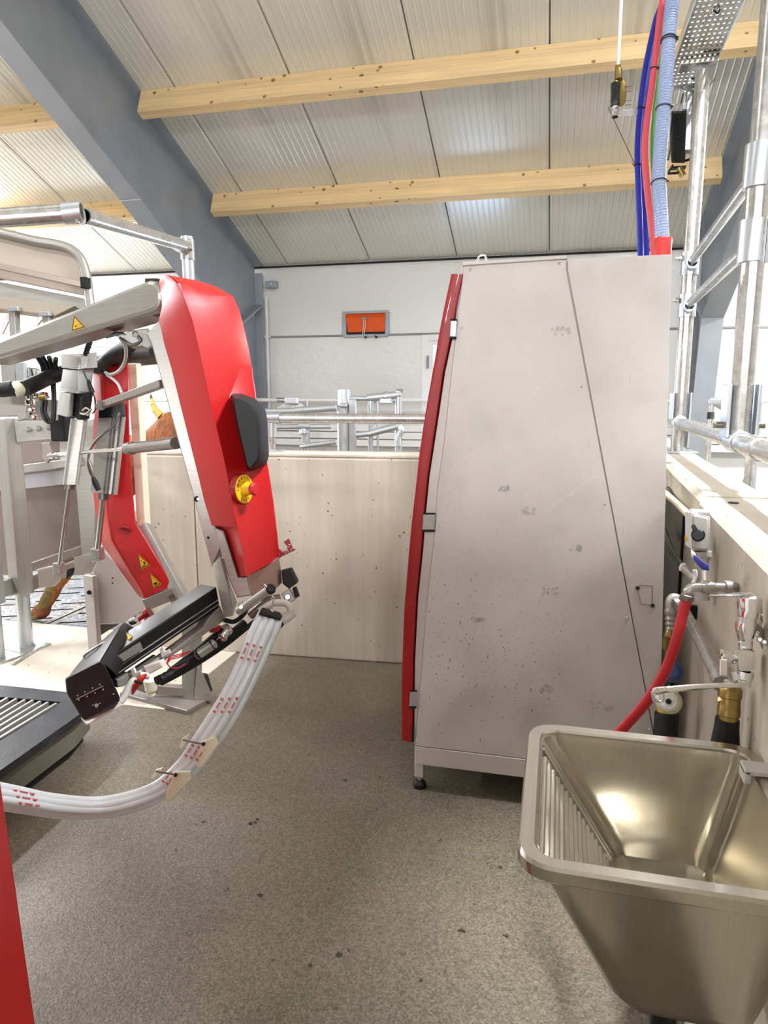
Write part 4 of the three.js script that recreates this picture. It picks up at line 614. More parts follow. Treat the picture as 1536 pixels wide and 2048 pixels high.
{
  const Wp = (x, y, o) => onW(x, y, -o), a = Wp(1366, 1214, .05), b = Wp(1440, 1362, .05);
  const t = thing('wall_pipe', 'galvanised pipe slanting along the right wall behind the red hose', 'pipe', b.clone()); part('pipe', cyl(a, b, .0165), M.galv, t); part('pipe_clip', box(Wp(1384, 1224, .02), .03, .05, .02, .004), M.blackSmooth, t); part('union', cyl(mix(a, b, .97), mix(a, b, 1.03), .021, .021, 8), M.steel, t);
  const D = 2.3, P = (x, y, d = D) => A(x, y, d), u = thing('valve_stack', 'stack of brass and steel fittings with a blue knob beside the cabinet', 'fitting', P(1335, 1395)); 
  part('elbow', tube([P(1359, 1218), P(1356, 1200), P(1347, 1196), P(1341, 1203), P(1340, 1216)], .016, 12), M.steel, u); part('elbow_nut', cyl(P(1350, 1210, D - .03), P(1358, 1207, D - .03), .022, .022, 8), M.steel, u);
  part('threaded_joint', lathe(P(1341, 1262), P(1341, 1214), [[0, .012], [.1, .017], [.2, .013], [.3, .018], [.42, .013], [.5, .018], [.62, .014], [.75, .019], [.9, .019], [1, .015]], 16), M.steel, u);
  part('brass_joint', lathe(P(1336, 1300), P(1340, 1258), [[0, .014], [.1, .02], [.5, .02], [.55, .014], [.65, .018], [.9, .015], [1, .012]], 12), M.brass, u);
  part('blue_knob', lathe(P(1345, 1342, D + .0), P(1344, 1343, D - .05), [[0, .034], [.5, .036], [.8, .03], [1, .018]], 20), std(0x2b4a7a, .4), u); part('gauge_body', cyl(P(1338, 1352), P(1341, 1298), .016), M.brass, u);
  const pc = P(1338, 1403); part('round_valve', [lathe(P(1338, 1403, D + .03), P(1337, 1403, D - .05), [[0, .034], [.5, .042], [.85, .036], [1, .03]], 24)], M.cream, u); part('valve_face', lathe(P(1337, 1403, D - .05), P(1337, 1403, D - .056), [[0, .026], [1, .024]], 24), M.white, u); part('valve_pin', lathe(P(1337, 1403, D - .056), P(1337, 1403, D - .064), [[0, .009], [1, .007]], 14), M.dark, u);
  const w = thing('black_pipe', 'black insulated pipe with a yellow band beside the cabinet foot', 'pipe', V(P(1334, 1450).x, 0, P(1334, 1450).z)); const e = P(1333, 1450); part('foam_sleeve', lathe(V(e.x, 0, e.z), P(1334, 1421), [[0, .038], [.98, .038], [1, .03]], 20), M.black, w); part('yellow_band', lathe(P(1334, 1423), P(1334, 1416), [[0, .032], [1, .031]], 20), M.yellow, w);
  const pipeM = std(0x574e46, .35, .6);
  const v = [['slim grey pipe rising up the right wall right of the tap', 1521, 1290, .011], ['thick grey pipe rising up the right wall under the tap', 1499, 1345, .015], ['narrow grey pipe at the right picture edge', 1534, 1330, .008]];
  v.forEach(([l, x, y, r], i) => { const q = A(x, y, 1.66 + .04 * (i === 1)), s = thing('riser_pipe', l, 'pipe', V(q.x, 0, q.z)); part('pipe', cyl(V(q.x, 0, q.z), q, r), pipeM, s); part('pipe_foot', cyl(V(q.x, 0, q.z), V(q.x, .02, q.z), r * 1.6), M.seam, s); if (i === 0) part('elbow', tube([q, off(q, 0, .02, 0), off(q, .03, .035, 0), off(q, .09, .036, 0)], r, 10), M.steelDark, s); });
  const x = thing('cross_pipe', 'short grey pipe slanting down right from the tap block', 'pipe', A(1536, 1372, 1.64)); part('pipe', cyl(A(1498, 1346, 1.62), A(1550, 1384, 1.64), .011), M.steelDark, x); part('joint', cyl(A(1526, 1366, 1.63), A(1540, 1377, 1.635), .014), M.steelDark, x);
}
// ---------- milking robot arm: boom, red cover, black lower arm ----------
const poly = (l, D) => l.map(([x, y, d]) => A(x, y, d ?? (typeof D === 'function' ? D(x, y) : D)));
{
  const t = thing('robot_arm', 'milking robot arm with a long red cover, grey boom and black lower arm', 'robot arm', V(A(180, 1420, 2.1).x, 0, A(180, 1420, 2.1).z));
  // boom on a vertical plane that runs away to the left
  const b0 = A(310, 600, 2.36), b1 = A(0, 700, 2.8), bn = b1.clone().sub(b0).cross(V(0, 1, 0)).normalize(), B = (x, y) => onP(x, y, b0, bn);
  const end = [[295, 560], [308, 562], [317, 571], [322, 584], [322, 600], [318, 612], [310, 621], [300, 626]];
  part('boom', plate([[-40, 694], [65, 652], [276, 567], ...end, [182, 661], [0, 716], [-40, 728]].map(p => B(...p)), .15, .014), M.steel, t, 'grey steel boom');
  part('shoulder_seal', plate([[288, 556], [310, 556], [322, 566], [328, 583], [328, 602], [323, 617], [312, 628], [296, 632], [286, 600]].map(p => B(...p).addScaledVector(ray(...p), .035)), .09, .008), M.black, t);
  triSticker('warning_sticker', B(149, 631).addScaledVector(bn, 0), B(171, 655), B(144, 663), 0, t, 'yellow triangular warning sticker on the boom');
  // steel upright behind the cover
  const SD = 2.33;
  part('upright', plate(poly([[293, 667], [318, 640], [350, 720], [395, 880], [440, 1040], [452, 1072], [423, 1134], [409, 1082], [391, 1010], [347, 850], [302, 686]], SD), .1, .004), M.steel, t);
  for (const [x, y, r] of [[394, 998, .0095], [416.5, 1075.5, .0045]]) part('bolt_hole', lathe(A(x, y, SD - .001), A(x, y, SD + .002), [[0, r], [1, r]], 18), M.dark, t);
  part('bolt', cyl(A(396, 998, SD - .004), A(396, 998, SD), .0055, .0055, 6), M.galvBright, t);
  // red cover
  const S = [[322, 552, 333, 549.5, 394, 561], [318, 566, 352, 566, 433, 574], [323, 590, 366, 592, 464, 592], [324, 612, 374, 614, 477, 618], [318, 640, 385, 645, 486, 650], [329, 690, 396, 695, 497, 697], [343, 737, 407, 744, 504, 750], [362, 815, 423, 820, 513, 815], [381, 890, 440, 890, 523, 880], [395, 945, 451, 940, 535, 930], [408, 1000, 461, 993, 546, 1000], [423, 1050, 474, 1055, 553, 1060], [443, 1059, 476, 1062, 554, 1066], [451, 1072, 479, 1076, 555, 1080], [463, 1112, 487, 1114, 557, 1100], [476, 1154, 494, 1152, 558, 1117]];
  const face = (x, y, s, k) => A(s[2] + (s[4] - s[2]) * k, s[3] + (s[5] - s[3]) * k, 2.2 + .17 * k * (.8 + .2 * k));
  const rings = S.map((s, i) => { const d = i < 2 ? .03 * (2 - i) : 0; return [A(s[0], s[1], 2.3 + d), A((s[0] * .6 + s[2] * .4), (s[1] * .6 + s[3] * .4), 2.255 + d), A(s[2] - (s[2] - s[0]) * .06, s[3] - (s[3] - s[1]) * .06, 2.206 + d), A(s[2] + 1.5, s[3], 2.2 + d), ...[.1, .3, .5, .7, .86].map(k => face(0, 0, s, k)), A(s[4], s[5], 2.375), A(s[4] + 1, s[5], 2.43), A(s[0] + 6, s[1] + 2, 2.44)]; });
  const cover = part('red_cover', loft(rings, .42), M.red, t, 'glossy red moulded cover');
  part('grip_recess', loft([[449, 741, 504, 735], [448, 758, 505, 752], [452, 782, 509, 776], [456, 800, 512, 796]].map(([x0, y0, x1, y1], i) => roundRing([A(x0, y0, 2.277 - .006 * i), A((x0 + x1) / 2, (y0 + y1) / 2, 2.318 - .007 * i), A(x1, y1, 2.366 - .006 * i), A(x1 + 1, y1, 2.4), A(x0 + 3, y0, 2.35)], [.012, .02, .01, .004, .004], 3)), .5), M.red, t);
  // black handle block
  const hb = [[461, 787], [484, 787], [513, 799], [531, 818], [535, 842], [538, 912], [532, 930], [498, 944.5], [493, 934], [480, 880], [470, 838]], hf = [[465, 794], [482, 796], [502, 807], [513, 824], [516, 845], [520, 905], [517, 921], [500, 940], [495, 930], [482, 878], [472, 836]];
  const hd = (x) => 2.24 + (x - 460) / 80 * .1;
  part('handle_block', loft([roundRing(hb.map(([x, y]) => A(x, y, hd(x) + .09)), .012, 2), roundRing(hb.map(([x, y]) => A(x, y, hd(x))), .012, 2), roundRing(hf.map(([x, y]) => A(x + 2, y, 2.17 + (x - 460) / 80 * .05)), .012, 2), roundRing(hf.map(([x, y]) => A(x + (489 - x) * .12, y + (865 - y) * .04, 2.155 + (x - 460) / 80 * .045)), .01, 2)], .6), M.black, t, 'black textured handle block');
  // emergency stop
  const toC = ray(487, 978).negate().normalize(), rt = V(1, 0, 0).applyAxisAngle(V(0, 1, 0), YAW), sn = toC.clone().multiplyScalar(.44).addScaledVector(rt, .88).normalize(), su0 = A(461, 993, 2.2).sub(A(451, 940, 2.2)).normalize(), sw = su0.clone().cross(sn).normalize(), sc = A(485, 978, 2.235); if (sw.dot(rt) < 0) sw.negate();
  const sv = sn.clone().cross(sw).normalize(); if (sv.y < 0) { sv.negate(); }
  const es = part('emergency_stop_recess', lathe(sc.clone().addScaledVector(sn, -.02).addScaledVector(sw, .004), sc.clone().addScaledVector(sn, .004).addScaledVector(sw, .004), [[0, .05], [.9, .05], [1, .0485]], 36), M.redDark, t);
  { const g = new THREE.CylinderGeometry(.0455, .0455, .004, 40); g.rotateX(Math.PI / 2); const p = g.attributes.position, u = g.attributes.uv; for (let i = 0; i < p.count; i++) u.setXY(i, .5 + p.getX(i) / .091, .5 + p.getY(i) / .091); g.applyMatrix4(new THREE.Matrix4().makeBasis(sw, sw.clone().cross(sn).negate().normalize(), sn).setPosition(sc.clone().addScaledVector(sn, .007)));
    part('emergency_stop_disc', g, std(0xffffff, .45, 0, { map: canvasTex(512, 512, (c) => { c.fillStyle = '#f2bf05'; c.fillRect(0, 0, 512, 512); c.fillStyle = '#151208'; c.font = 'bold 74px sans-serif'; c.textAlign = 'center'; c.textBaseline = 'middle'; const arc = (s, a0, a1, flip) => [...s].forEach((ch, i) => { const a = a0 + (a1 - a0) * i / (s.length - 1); c.save(); c.translate(256 + Math.cos(a) * 208, 256 + Math.sin(a) * 208); c.rotate(a + (flip ? -Math.PI / 2 : Math.PI / 2)); c.fillText(ch, 0, 0); c.restore(); }); arc('EMERGENCY', Math.PI * .98, Math.PI * 2.02, false); arc('STOP', Math.PI * .68, Math.PI * .32, true); }) }), es, 'yellow emergency stop disc'); }
  part('button_base', lathe(sc.clone().addScaledVector(sn, .008), sc.clone().addScaledVector(sn, .034), [[0, .024], [.3, .021], [.8, .0175], [1, .0165]], 26), M.yellow, es); part('button', lathe(sc.clone().addScaledVector(sn, .03), sc.clone().addScaledVector(sn, .05), [[0, .012], [.3, .019], [.7, .0205], [1, .016]], 26), M.redRubber, es);
  // steel foot of the upright
  part('foot_plate', plate(poly([[427, 1055], [447, 1062], [476, 1155], [494, 1153], [501, 1191], [474, 1196], [458, 1160]], 2.27), .07, .004), M.steel, t);
  part('foot_channel', loft([[[424, 1130], [440, 1113], [447, 1118]], [[434, 1170], [452, 1160], [458, 1162]], [[448, 1235], [466, 1232], [474, 1205]]].map(r => roundRing([A(...r[0], 2.3), A(...r[1], 2.25), A(...r[2], 2.27), A(r[2][0], r[2][1], 2.35), A(r[0][0] + 3, r[0][1], 2.37)], .003, 2)), .5), M.steel, t);
  part('foot_face', plate(poly([[495, 1150], [530, 1134], [558, 1114], [563, 1140], [565, 1166], [545, 1184], [520, 1192], [501, 1191]], x => 2.27 + (x - 495) / 70 * .08), .05, .004), std(0xb89a92, .22, .75), t);  // pinkish colour paints the red cover's reflection into the steel
  const pv = part('pivot_pipe', cyl(A(478, 1222, 2.24), A(541, 1178, 2.16), .0145), M.steel, t); part('end_cap', lathe(A(539, 1179.5, 2.162), A(545, 1175.5, 2.155), [[0, .0165], [.7, .0165], [1, .013]], 20), M.blackSmooth, pv); part('pipe_bracket', plate(poly([[474, 1207], [484, 1203], [489, 1225], [478, 1231]], 2.225), .02, .002), M.steel, pv); part('bolt', cyl(A(482, 1214, 2.222), A(482, 1214, 2.2), .006, .006, 8), M.galvBright, pv);
  // red brush holder, black buffers and bracket to the right
  part('brush_holder', [plate(poly([[556, 1117], [557, 1111], [578, 1098], [589, 1098], [588, 1101]], 2.38), .03, .002), plate(poly([[556, 1096], [567, 1106], [575, 1094], [567, 1084], [577, 1077], [582, 1088], [586, 1098], [560, 1114]], 2.4), .012, .002)], M.redDark, t); { const g = []; for (let i = 0; i < 26; i++) { const x = 563 + rnd() * 22, y = 1086 + rnd() * 18; g.push(cyl(A(x, y, 2.37), A(x + (rnd() - .5) * 9, y + (rnd() - .5) * 9, 2.36), .0012, .0006, 4)); } const fz = part('worn_bristles', g, M.white, t); fz.userData.kind = 'stuff'; }
  part('buffer', plate(poly([[562, 1141], [580, 1137], [593, 1163], [592, 1168], [578, 1178], [565, 1168]], 2.33), .06, .005), M.black, t); part('buffer', plate(poly([[584, 1177], [590, 1174], [597, 1193], [590, 1198]], 2.36), .04, .003), M.black, t);
  const bk = part('buffer_bracket', plate(poly([[562, 1187], [578, 1178], [590, 1200], [581, 1205], [570, 1202]], 2.32), .03, .003), M.steel, t); part('bracket_bolt', [lathe(A(575, 1194, 2.318), A(575, 1194, 2.305), [[0, .011], [.6, .011], [1, .008]], 16), lathe(A(575, 1194, 2.3055), A(575, 1194, 2.304), [[0, .0045], [1, .0045]], 10)], M.galvBright, bk);
  part('cable_sleeve', [tube(poly([[520, 1222], [545, 1207], [568, 1206], [578, 1212], [580, 1224], [572, 1232], [560, 1236]], 2.3), .012, 10), tube(poly([[566, 1243], [574, 1238], [585, 1229], [588, 1226]], 2.28), .012, 10)], std(0xcdbfb6, .8), t);
  part('grey_sleeve', tube(poly([[500, 1232], [522, 1212], [540, 1200], [560, 1196]], 2.33), .014, 10), M.steelDark, t);
  // lower arm
  const LD = (x) => 2.04 + (x - 180) / 260 * .3;
  const beam = part('lower_beam', plate(poly([[228, 1309], [433, 1174], [436, 1190], [440, 1214], [236, 1352]], LD), .11, .004), M.blackSmooth, t, 'black lower arm beam');
  part('beam_groove', [bar(A(236, 1334, LD(236) - .001), A(436, 1200, LD(436) - .001), .004, .004, V(0, 1, 0), .001), bar(A(237, 1346, LD(236) - .001), A(438, 1208, LD(436) - .001), .0025, .004, V(0, 1, 0), .001)], M.seam, beam);
  part('ribbed_strip', (() => { const g = []; for (let i = 0; i < 22; i++) { const k = i / 22; g.push(bar(A(233 + 48 * k, 1313 - 30 * k, LD(233) - .004 + .05 * k), A(237 + 50 * k, 1329 - 31 * k, LD(233) - .004 + .05 * k), .0028, .003, V(1, 0, 0), 0)); } return g; })(), M.steel, beam);  // pale steel ribs stand in for a glossy highlight on the beam
  part('lower_channel', plate(poly([[235, 1361], [258, 1346], [262, 1352], [318, 1313], [322, 1318], [405, 1255], [418, 1235], [442, 1213], [452, 1240], [400, 1275], [320, 1327], [250, 1372], [236, 1376]], x => LD(x) - .012), .05, .003), M.steel, t);
  for (const [x, y] of [[321, 1298], [263, 1340]]) part('channel_clip', [plate(poly([[x - 3, y], [x + 4, y - 5], [x + 8, y + 5], [x + 17, y + 1], [x + 19, y + 8], [x + 3, y + 18]], LD(x) - .02), .012, .002)], M.white, t);
  part('sensor_box', plate(poly([[286, 1333], [320, 1322], [326, 1334], [294, 1352]], LD(300) - .03), .05, .004), M.white, t);
  part('red_grip', loft([[264, 1389, 2], [269, 1376, 6], [279, 1362, 7], [288, 1352, 5], [293, 1348, 2]].map(([x, y, r]) => Array.from({ length: 12 }, (_, i) => { const a = i / 12 * 6.2832; return A(x + Math.cos(a) * r * .75, y + Math.cos(a) * r * .6, LD(275) - .035 + Math.sin(a) * r * .0014); })), 1.2), std(0xd43a1c, .4), t, 'orange red grip');
  part('grip_tie', cyl(A(269, 1362, LD(275) - .045), A(285, 1367, LD(275) - .045), .004), M.dark, t);
  part('support_bow', [tube(poly([[296, 1352], [280, 1352], [266, 1362], [255, 1380], [247, 1395], [240, 1404]], x => LD(x) - .02), .011, 10), bar(A(240, 1404, 2.06), A(167, 1443, 2.0), .008, .05)], M.white, t);
  const cab = (pts, r, m, n = 'cable', d = 0) => part(n, tube(poly(pts, x => LD(x) + d), r, 9), m, t);
  cab([[312, 1362], [330, 1354], [360, 1335], [400, 1312], [440, 1285], [470, 1262], [490, 1245]], .014, M.black, 'cable_bundle'); cab([[340, 1345], [370, 1322], [400, 1298], [430, 1272], [450, 1256]], .013, M.black, 'cable_bundle', .02); cab([[322, 1366], [350, 1352], [395, 1326], [450, 1290], [500, 1250], [520, 1235]], .009, M.blackSmooth, 'cable_bundle', .04);
  part('bundle_end', lathe(A(318, 1362, LD(318) - .02), A(345, 1348, LD(345) - .02), [[0, .014], [.1, .018], [.4, .016], [.5, .018], [1, .015]], 14), M.black, t);
  part('gas_cylinder', [lathe(A(391, 1313, LD(391) - .03), A(432, 1285, LD(432) - .03), [[0, .008], [.08, .0165], [.92, .0165], [1, .008]], 18)], M.steel, t); for (const [x, y] of [[396, 1309], [424, 1290]]) part('cylinder_strap', cyl(A(x, y, LD(x) - .03), A(x + 3, y - 2, LD(x) - .03), .018), M.blackSmooth, t);
  part('chrome_joint', [lathe(A(441, 1280, LD(441) - .04), A(456, 1262, LD(456) - .04), [[0, .01], [.3, .017], [.6, .013], [1, .016]], 16), lathe(A(449, 1252, LD(449) - .02), A(462, 1264, LD(462) - .02), [[0, .012], [.5, .015], [1, .01]], 14)], M.chrome, t);
  for (const o2 of [0, 3, 6]) part('red_wire', tube(poly([[334, 1322 + o2], [342, 1313 + o2], [360, 1308 + o2], [382, 1301]], x => LD(x) - .03), .0018, 6), M.redRubber, t); part('red_wire', tube(poly([[334, 1326], [340, 1334], [355, 1336], [372, 1328]], x => LD(x) - .03), .0018, 6), M.redRubber, t);
  part('red_flap', plate(poly([[418, 1262], [437, 1250], [443, 1254], [436, 1264], [420, 1266]], 2.32), .01, .002), M.redDark, t);
  cab([[448, 1240], [468, 1243], [486, 1230], [500, 1208], [520, 1196]], .008, M.blackSmooth, 'cable', -.03);
  // black milking head
  part('head_end', loft([[[130, 1356], [133, 1386], [158, 1427], [167, 1441], [241, 1401], [238, 1390], [208, 1326], [199, 1321]]].flatMap(r => [roundRing(poly(r, 2.12), .008, 2), roundRing(poly(r, 2.0), .008, 2), roundRing(poly(r.map(([x, y]) => [x + (187 - x) * .05, y + (1385 - y) * .05]), 1.992), .006, 2)]), .6), M.black, t, 'black end plate of the milking head');
  part('head_hood', loft([[[128, 1360], [201, 1321], [236, 1352], [150, 1402]], [[148, 1334], [217, 1294], [250, 1322], [172, 1362]], [[166, 1313], [231, 1270], [266, 1296], [190, 1335]], [[205, 1279], [241, 1252], [280, 1280], [225, 1310]], [[240, 1248], [249, 1244], [286, 1266], [265, 1288]]].map((r, i) => { const d = [2.05, 2.11, 2.17, 2.24, 2.32][i]; return roundRing([A(...r[0], d + .02), A(...r[1], d - .02), A(...r[2], d), A(...r[3], d + .1)], [.02, .012, .01, .02], 3); }), .5), M.blackSmooth, t, 'black hood');
  part('hood_handle', tube(poly([[167, 1316], [171, 1308], [205, 1287], [228, 1279], [230, 1283]], x => 2.14 + (x - 167) / 60 * .04), .0035, 8), M.chrome, t);
  part('head_rail', bar(A(152, 1399, 1.99), A(206, 1372, 1.99), .003, .004, V(0, 1, 0), .001), M.steel, t); for (const [x, y] of [[155, 1391], [170, 1384], [185, 1376], [200, 1369], [158, 1400], [174, 1393], [190, 1386], [206, 1379], [186, 1410], [193, 1411], [200, 1407], [227, 1388]]) part('rivet', lathe(A(x, y, 1.993), A(x, y, 1.985), [[0, .003], [1, .002]], 8), M.chrome, t);
  part('head_lamp', lathe(A(193, 1411, 1.993), A(193, 1411, 1.985), [[0, .006], [1, .005]], 12), M.steel, t);
  triSticker('warning_sticker', A(252, 1264, 2.175), A(274, 1279, 2.185), A(256, 1290, 2.16), 3, t, 'yellow triangular warning sticker on the black hood');
  // red cups beside the beam
  part('red_cup', [lathe(A(276, 1262, 2.36), A(316, 1244, 2.36), [[0, .02], [.3, .026], [.35, .03], [.55, .03], [.6, .026], [.8, .03], [1, .022]], 20)], M.redDark, t); part('red_cup', lathe(A(279, 1240, 2.42), A(301, 1225, 2.42), [[0, .012], [.5, .016], [.6, .022], [1, .024]], 20), M.redDark, t); part('chrome_knob', lathe(A(264, 1243, 2.3), A(272, 1239, 2.28), [[0, .012], [.6, .012], [1, .007]], 14), M.chrome, t);
  // linkage bars and their cylinders under the boom
  const l1 = part('link_bar', bar(A(206, 810, 2.85), A(326, 767, 2.36), .026, .03), M.steelDark, t); part('link_groove', bar(A(214, 808, 2.808), A(318, 771, 2.375), .004, .004), M.seam, l1); part('link_pin', lathe(A(201.5, 811, 2.87), A(201.5, 811, 2.82), [[0, .02], [.9, .02], [1, .017]], 18), M.steelDark, l1);
  const l2 = part('link_cylinder', [cyl(A(256, 897, 2.8), A(352, 886, 2.37), .021)], M.steelDark, t); part('piston_rod', cyl(A(120, 909, 3.2), A(258, 897, 2.8), .0075), M.chrome, l2); part('cylinder_end', cyl(A(255, 897, 2.81), A(266, 896, 2.76), .025), M.steelDark, l2);
}
// ---------- milk tubes with two spreader clamps ----------
{
  const t = thing('milk_tubes', 'ribbon of translucent milk tubes hanging from the arm and sagging to the left', 'hose', A(330, 1580, 2.1));
  const Lp = [[517, 1226], [507, 1243], [492, 1275], [470, 1332], [440, 1392], [410, 1440], [388, 1474], [362, 1516], [332, 1549], [300, 1572], [240, 1591], [180, 1598], [100, 1590], [30, 1575], [-40, 1560]], Rp = [[563, 1240], [561, 1254], [546, 1290], [522, 1342], [500, 1388], [470, 1445], [438, 1490], [405, 1532], [368, 1566], [325, 1598], [270, 1621], [200, 1634], [120, 1633], [50, 1624], [-40, 1612]];
  const Dd = [2.26, 2.22, 2.2, 2.18, 2.16, 2.14, 2.13, 2.12, 2.1, 2.08, 2.04, 2.0, 1.92, 1.82, 1.7];
  const names = [.13, .38, .63, .87];
  names.forEach((k, j) => part('milk_tube', tube(Lp.map((p, i) => A(p[0] + (Rp[i][0] - p[0]) * k, p[1] + (Rp[i][1] - p[1]) * k, Dd[i] + (j === 3 ? .022 : j === 0 ? .006 : 0) * Math.min(1, i / 2))), .0128, 14, 90), M.milk, t));
  // red print on the tubes, thin raised ink
  const mark = (i, f, k, len) => { const p = (q) => A(Lp[i][0] + (Lp[i + 1][0] - Lp[i][0]) * q + ((Rp[i][0] - Lp[i][0]) + ((Rp[i + 1][0] - Rp[i][0]) - (Lp[i + 1][0] - Lp[i][0])) * q) * k, Lp[i][1] + (Lp[i + 1][1] - Lp[i][1]) * q + ((Rp[i][1] - Lp[i][1]) + ((Rp[i + 1][1] - Rp[i][1]) - (Lp[i + 1][1] - Lp[i][1])) * q) * k, Dd[i] + (Dd[i + 1] - Dd[i]) * q - .0138); return [p(f), p(f + len)]; };
  for (const [i, f] of [[2, .15], [4, .1], [6, .3], [7, .8], [12, .5]]) for (const k of [.13, .38, .63]) { const [a, b] = mark(i, f, k, .09), [c, d] = mark(i, f + .18, k, .22), [e, h] = mark(i, f + .5, k, .08); part('red_print', [bar(a, b, .008, .004, V(1, 0, 0), 0), bar(c, d, .0035, .004, V(1, 0, 0), 0), bar(e, h, .008, .004, V(1, 0, 0), 0)], M.redPrint, t); }
  part('tube_holder', [bar(A(520, 1224, 2.24), A(563, 1236, 2.24), .012, .03), bar(A(522, 1219, 2.25), A(560, 1230, 2.25), .008, .03)], M.blackSmooth, t); part('holder_foot', [plate(poly([[557, 1238], [567, 1240], [567, 1250], [563, 1256], [556, 1254]], 2.28), .03, .002)], M.black, t);
  const lk = part('hanger_link', [tube(poly([[543, 1188], [546, 1193], [549, 1196], [547, 1201], [543, 1197], [546, 1193]], 2.2), .0022, 6), cyl(A(546, 1200, 2.2), A(545, 1216, 2.22), .0026), tube(poly([[545, 1214], [549, 1218], [546, 1223], [542, 1219], [545, 1214]], 2.22), .0024, 6)], M.chrome, t); part('snap_hook', tube(poly([[528, 1169], [532, 1172], [534, 1176], [531, 1178], [528, 1172]], 2.15), .0022, 6), M.chrome, t);
  // cream clamps: side cheeks and the metal rod across
  const c1 = part('clamp_cheek', plate(poly([[431, 1473], [437, 1489], [404, 1535], [393, 1536], [391, 1524], [401, 1484]], 2.11), .012, .003), M.cream, t); const c1b = part('clamp_cheek', plate(poly([[377, 1469], [364, 1477], [359, 1494], [363, 1498], [375, 1482]], 2.15), .01, .002), M.cream, t); part('clamp_rod', cyl(A(366, 1480, 2.11), A(404, 1488, 2.1), .0026), M.steelDark, t);
  const c2 = part('clamp_cheek', plate(poly([[349, 1544], [381, 1543], [382.5, 1559], [340, 1604], [331, 1601], [330, 1590]], 2.07), .012, .003), M.cream, t); part('clamp_cheek', plate(poly([[325, 1536], [311, 1540], [301, 1557], [306, 1559], [320, 1545]], 2.12), .01, .002), M.cream, t); part('clamp_rod', cyl(A(312, 1543, 2.07), A(350, 1549, 2.06), .0026), M.steelDark, t);
  part('clamp_rivet', lathe(A(407, 1488, 2.112), A(407, 1488, 2.1), [[0, .006], [1, .005]], 12), M.dark, c1); part('clamp_rivet', lathe(A(351, 1550, 2.072), A(351, 1550, 2.06), [[0, .006], [1, .005]], 12), M.dark, c2);
}
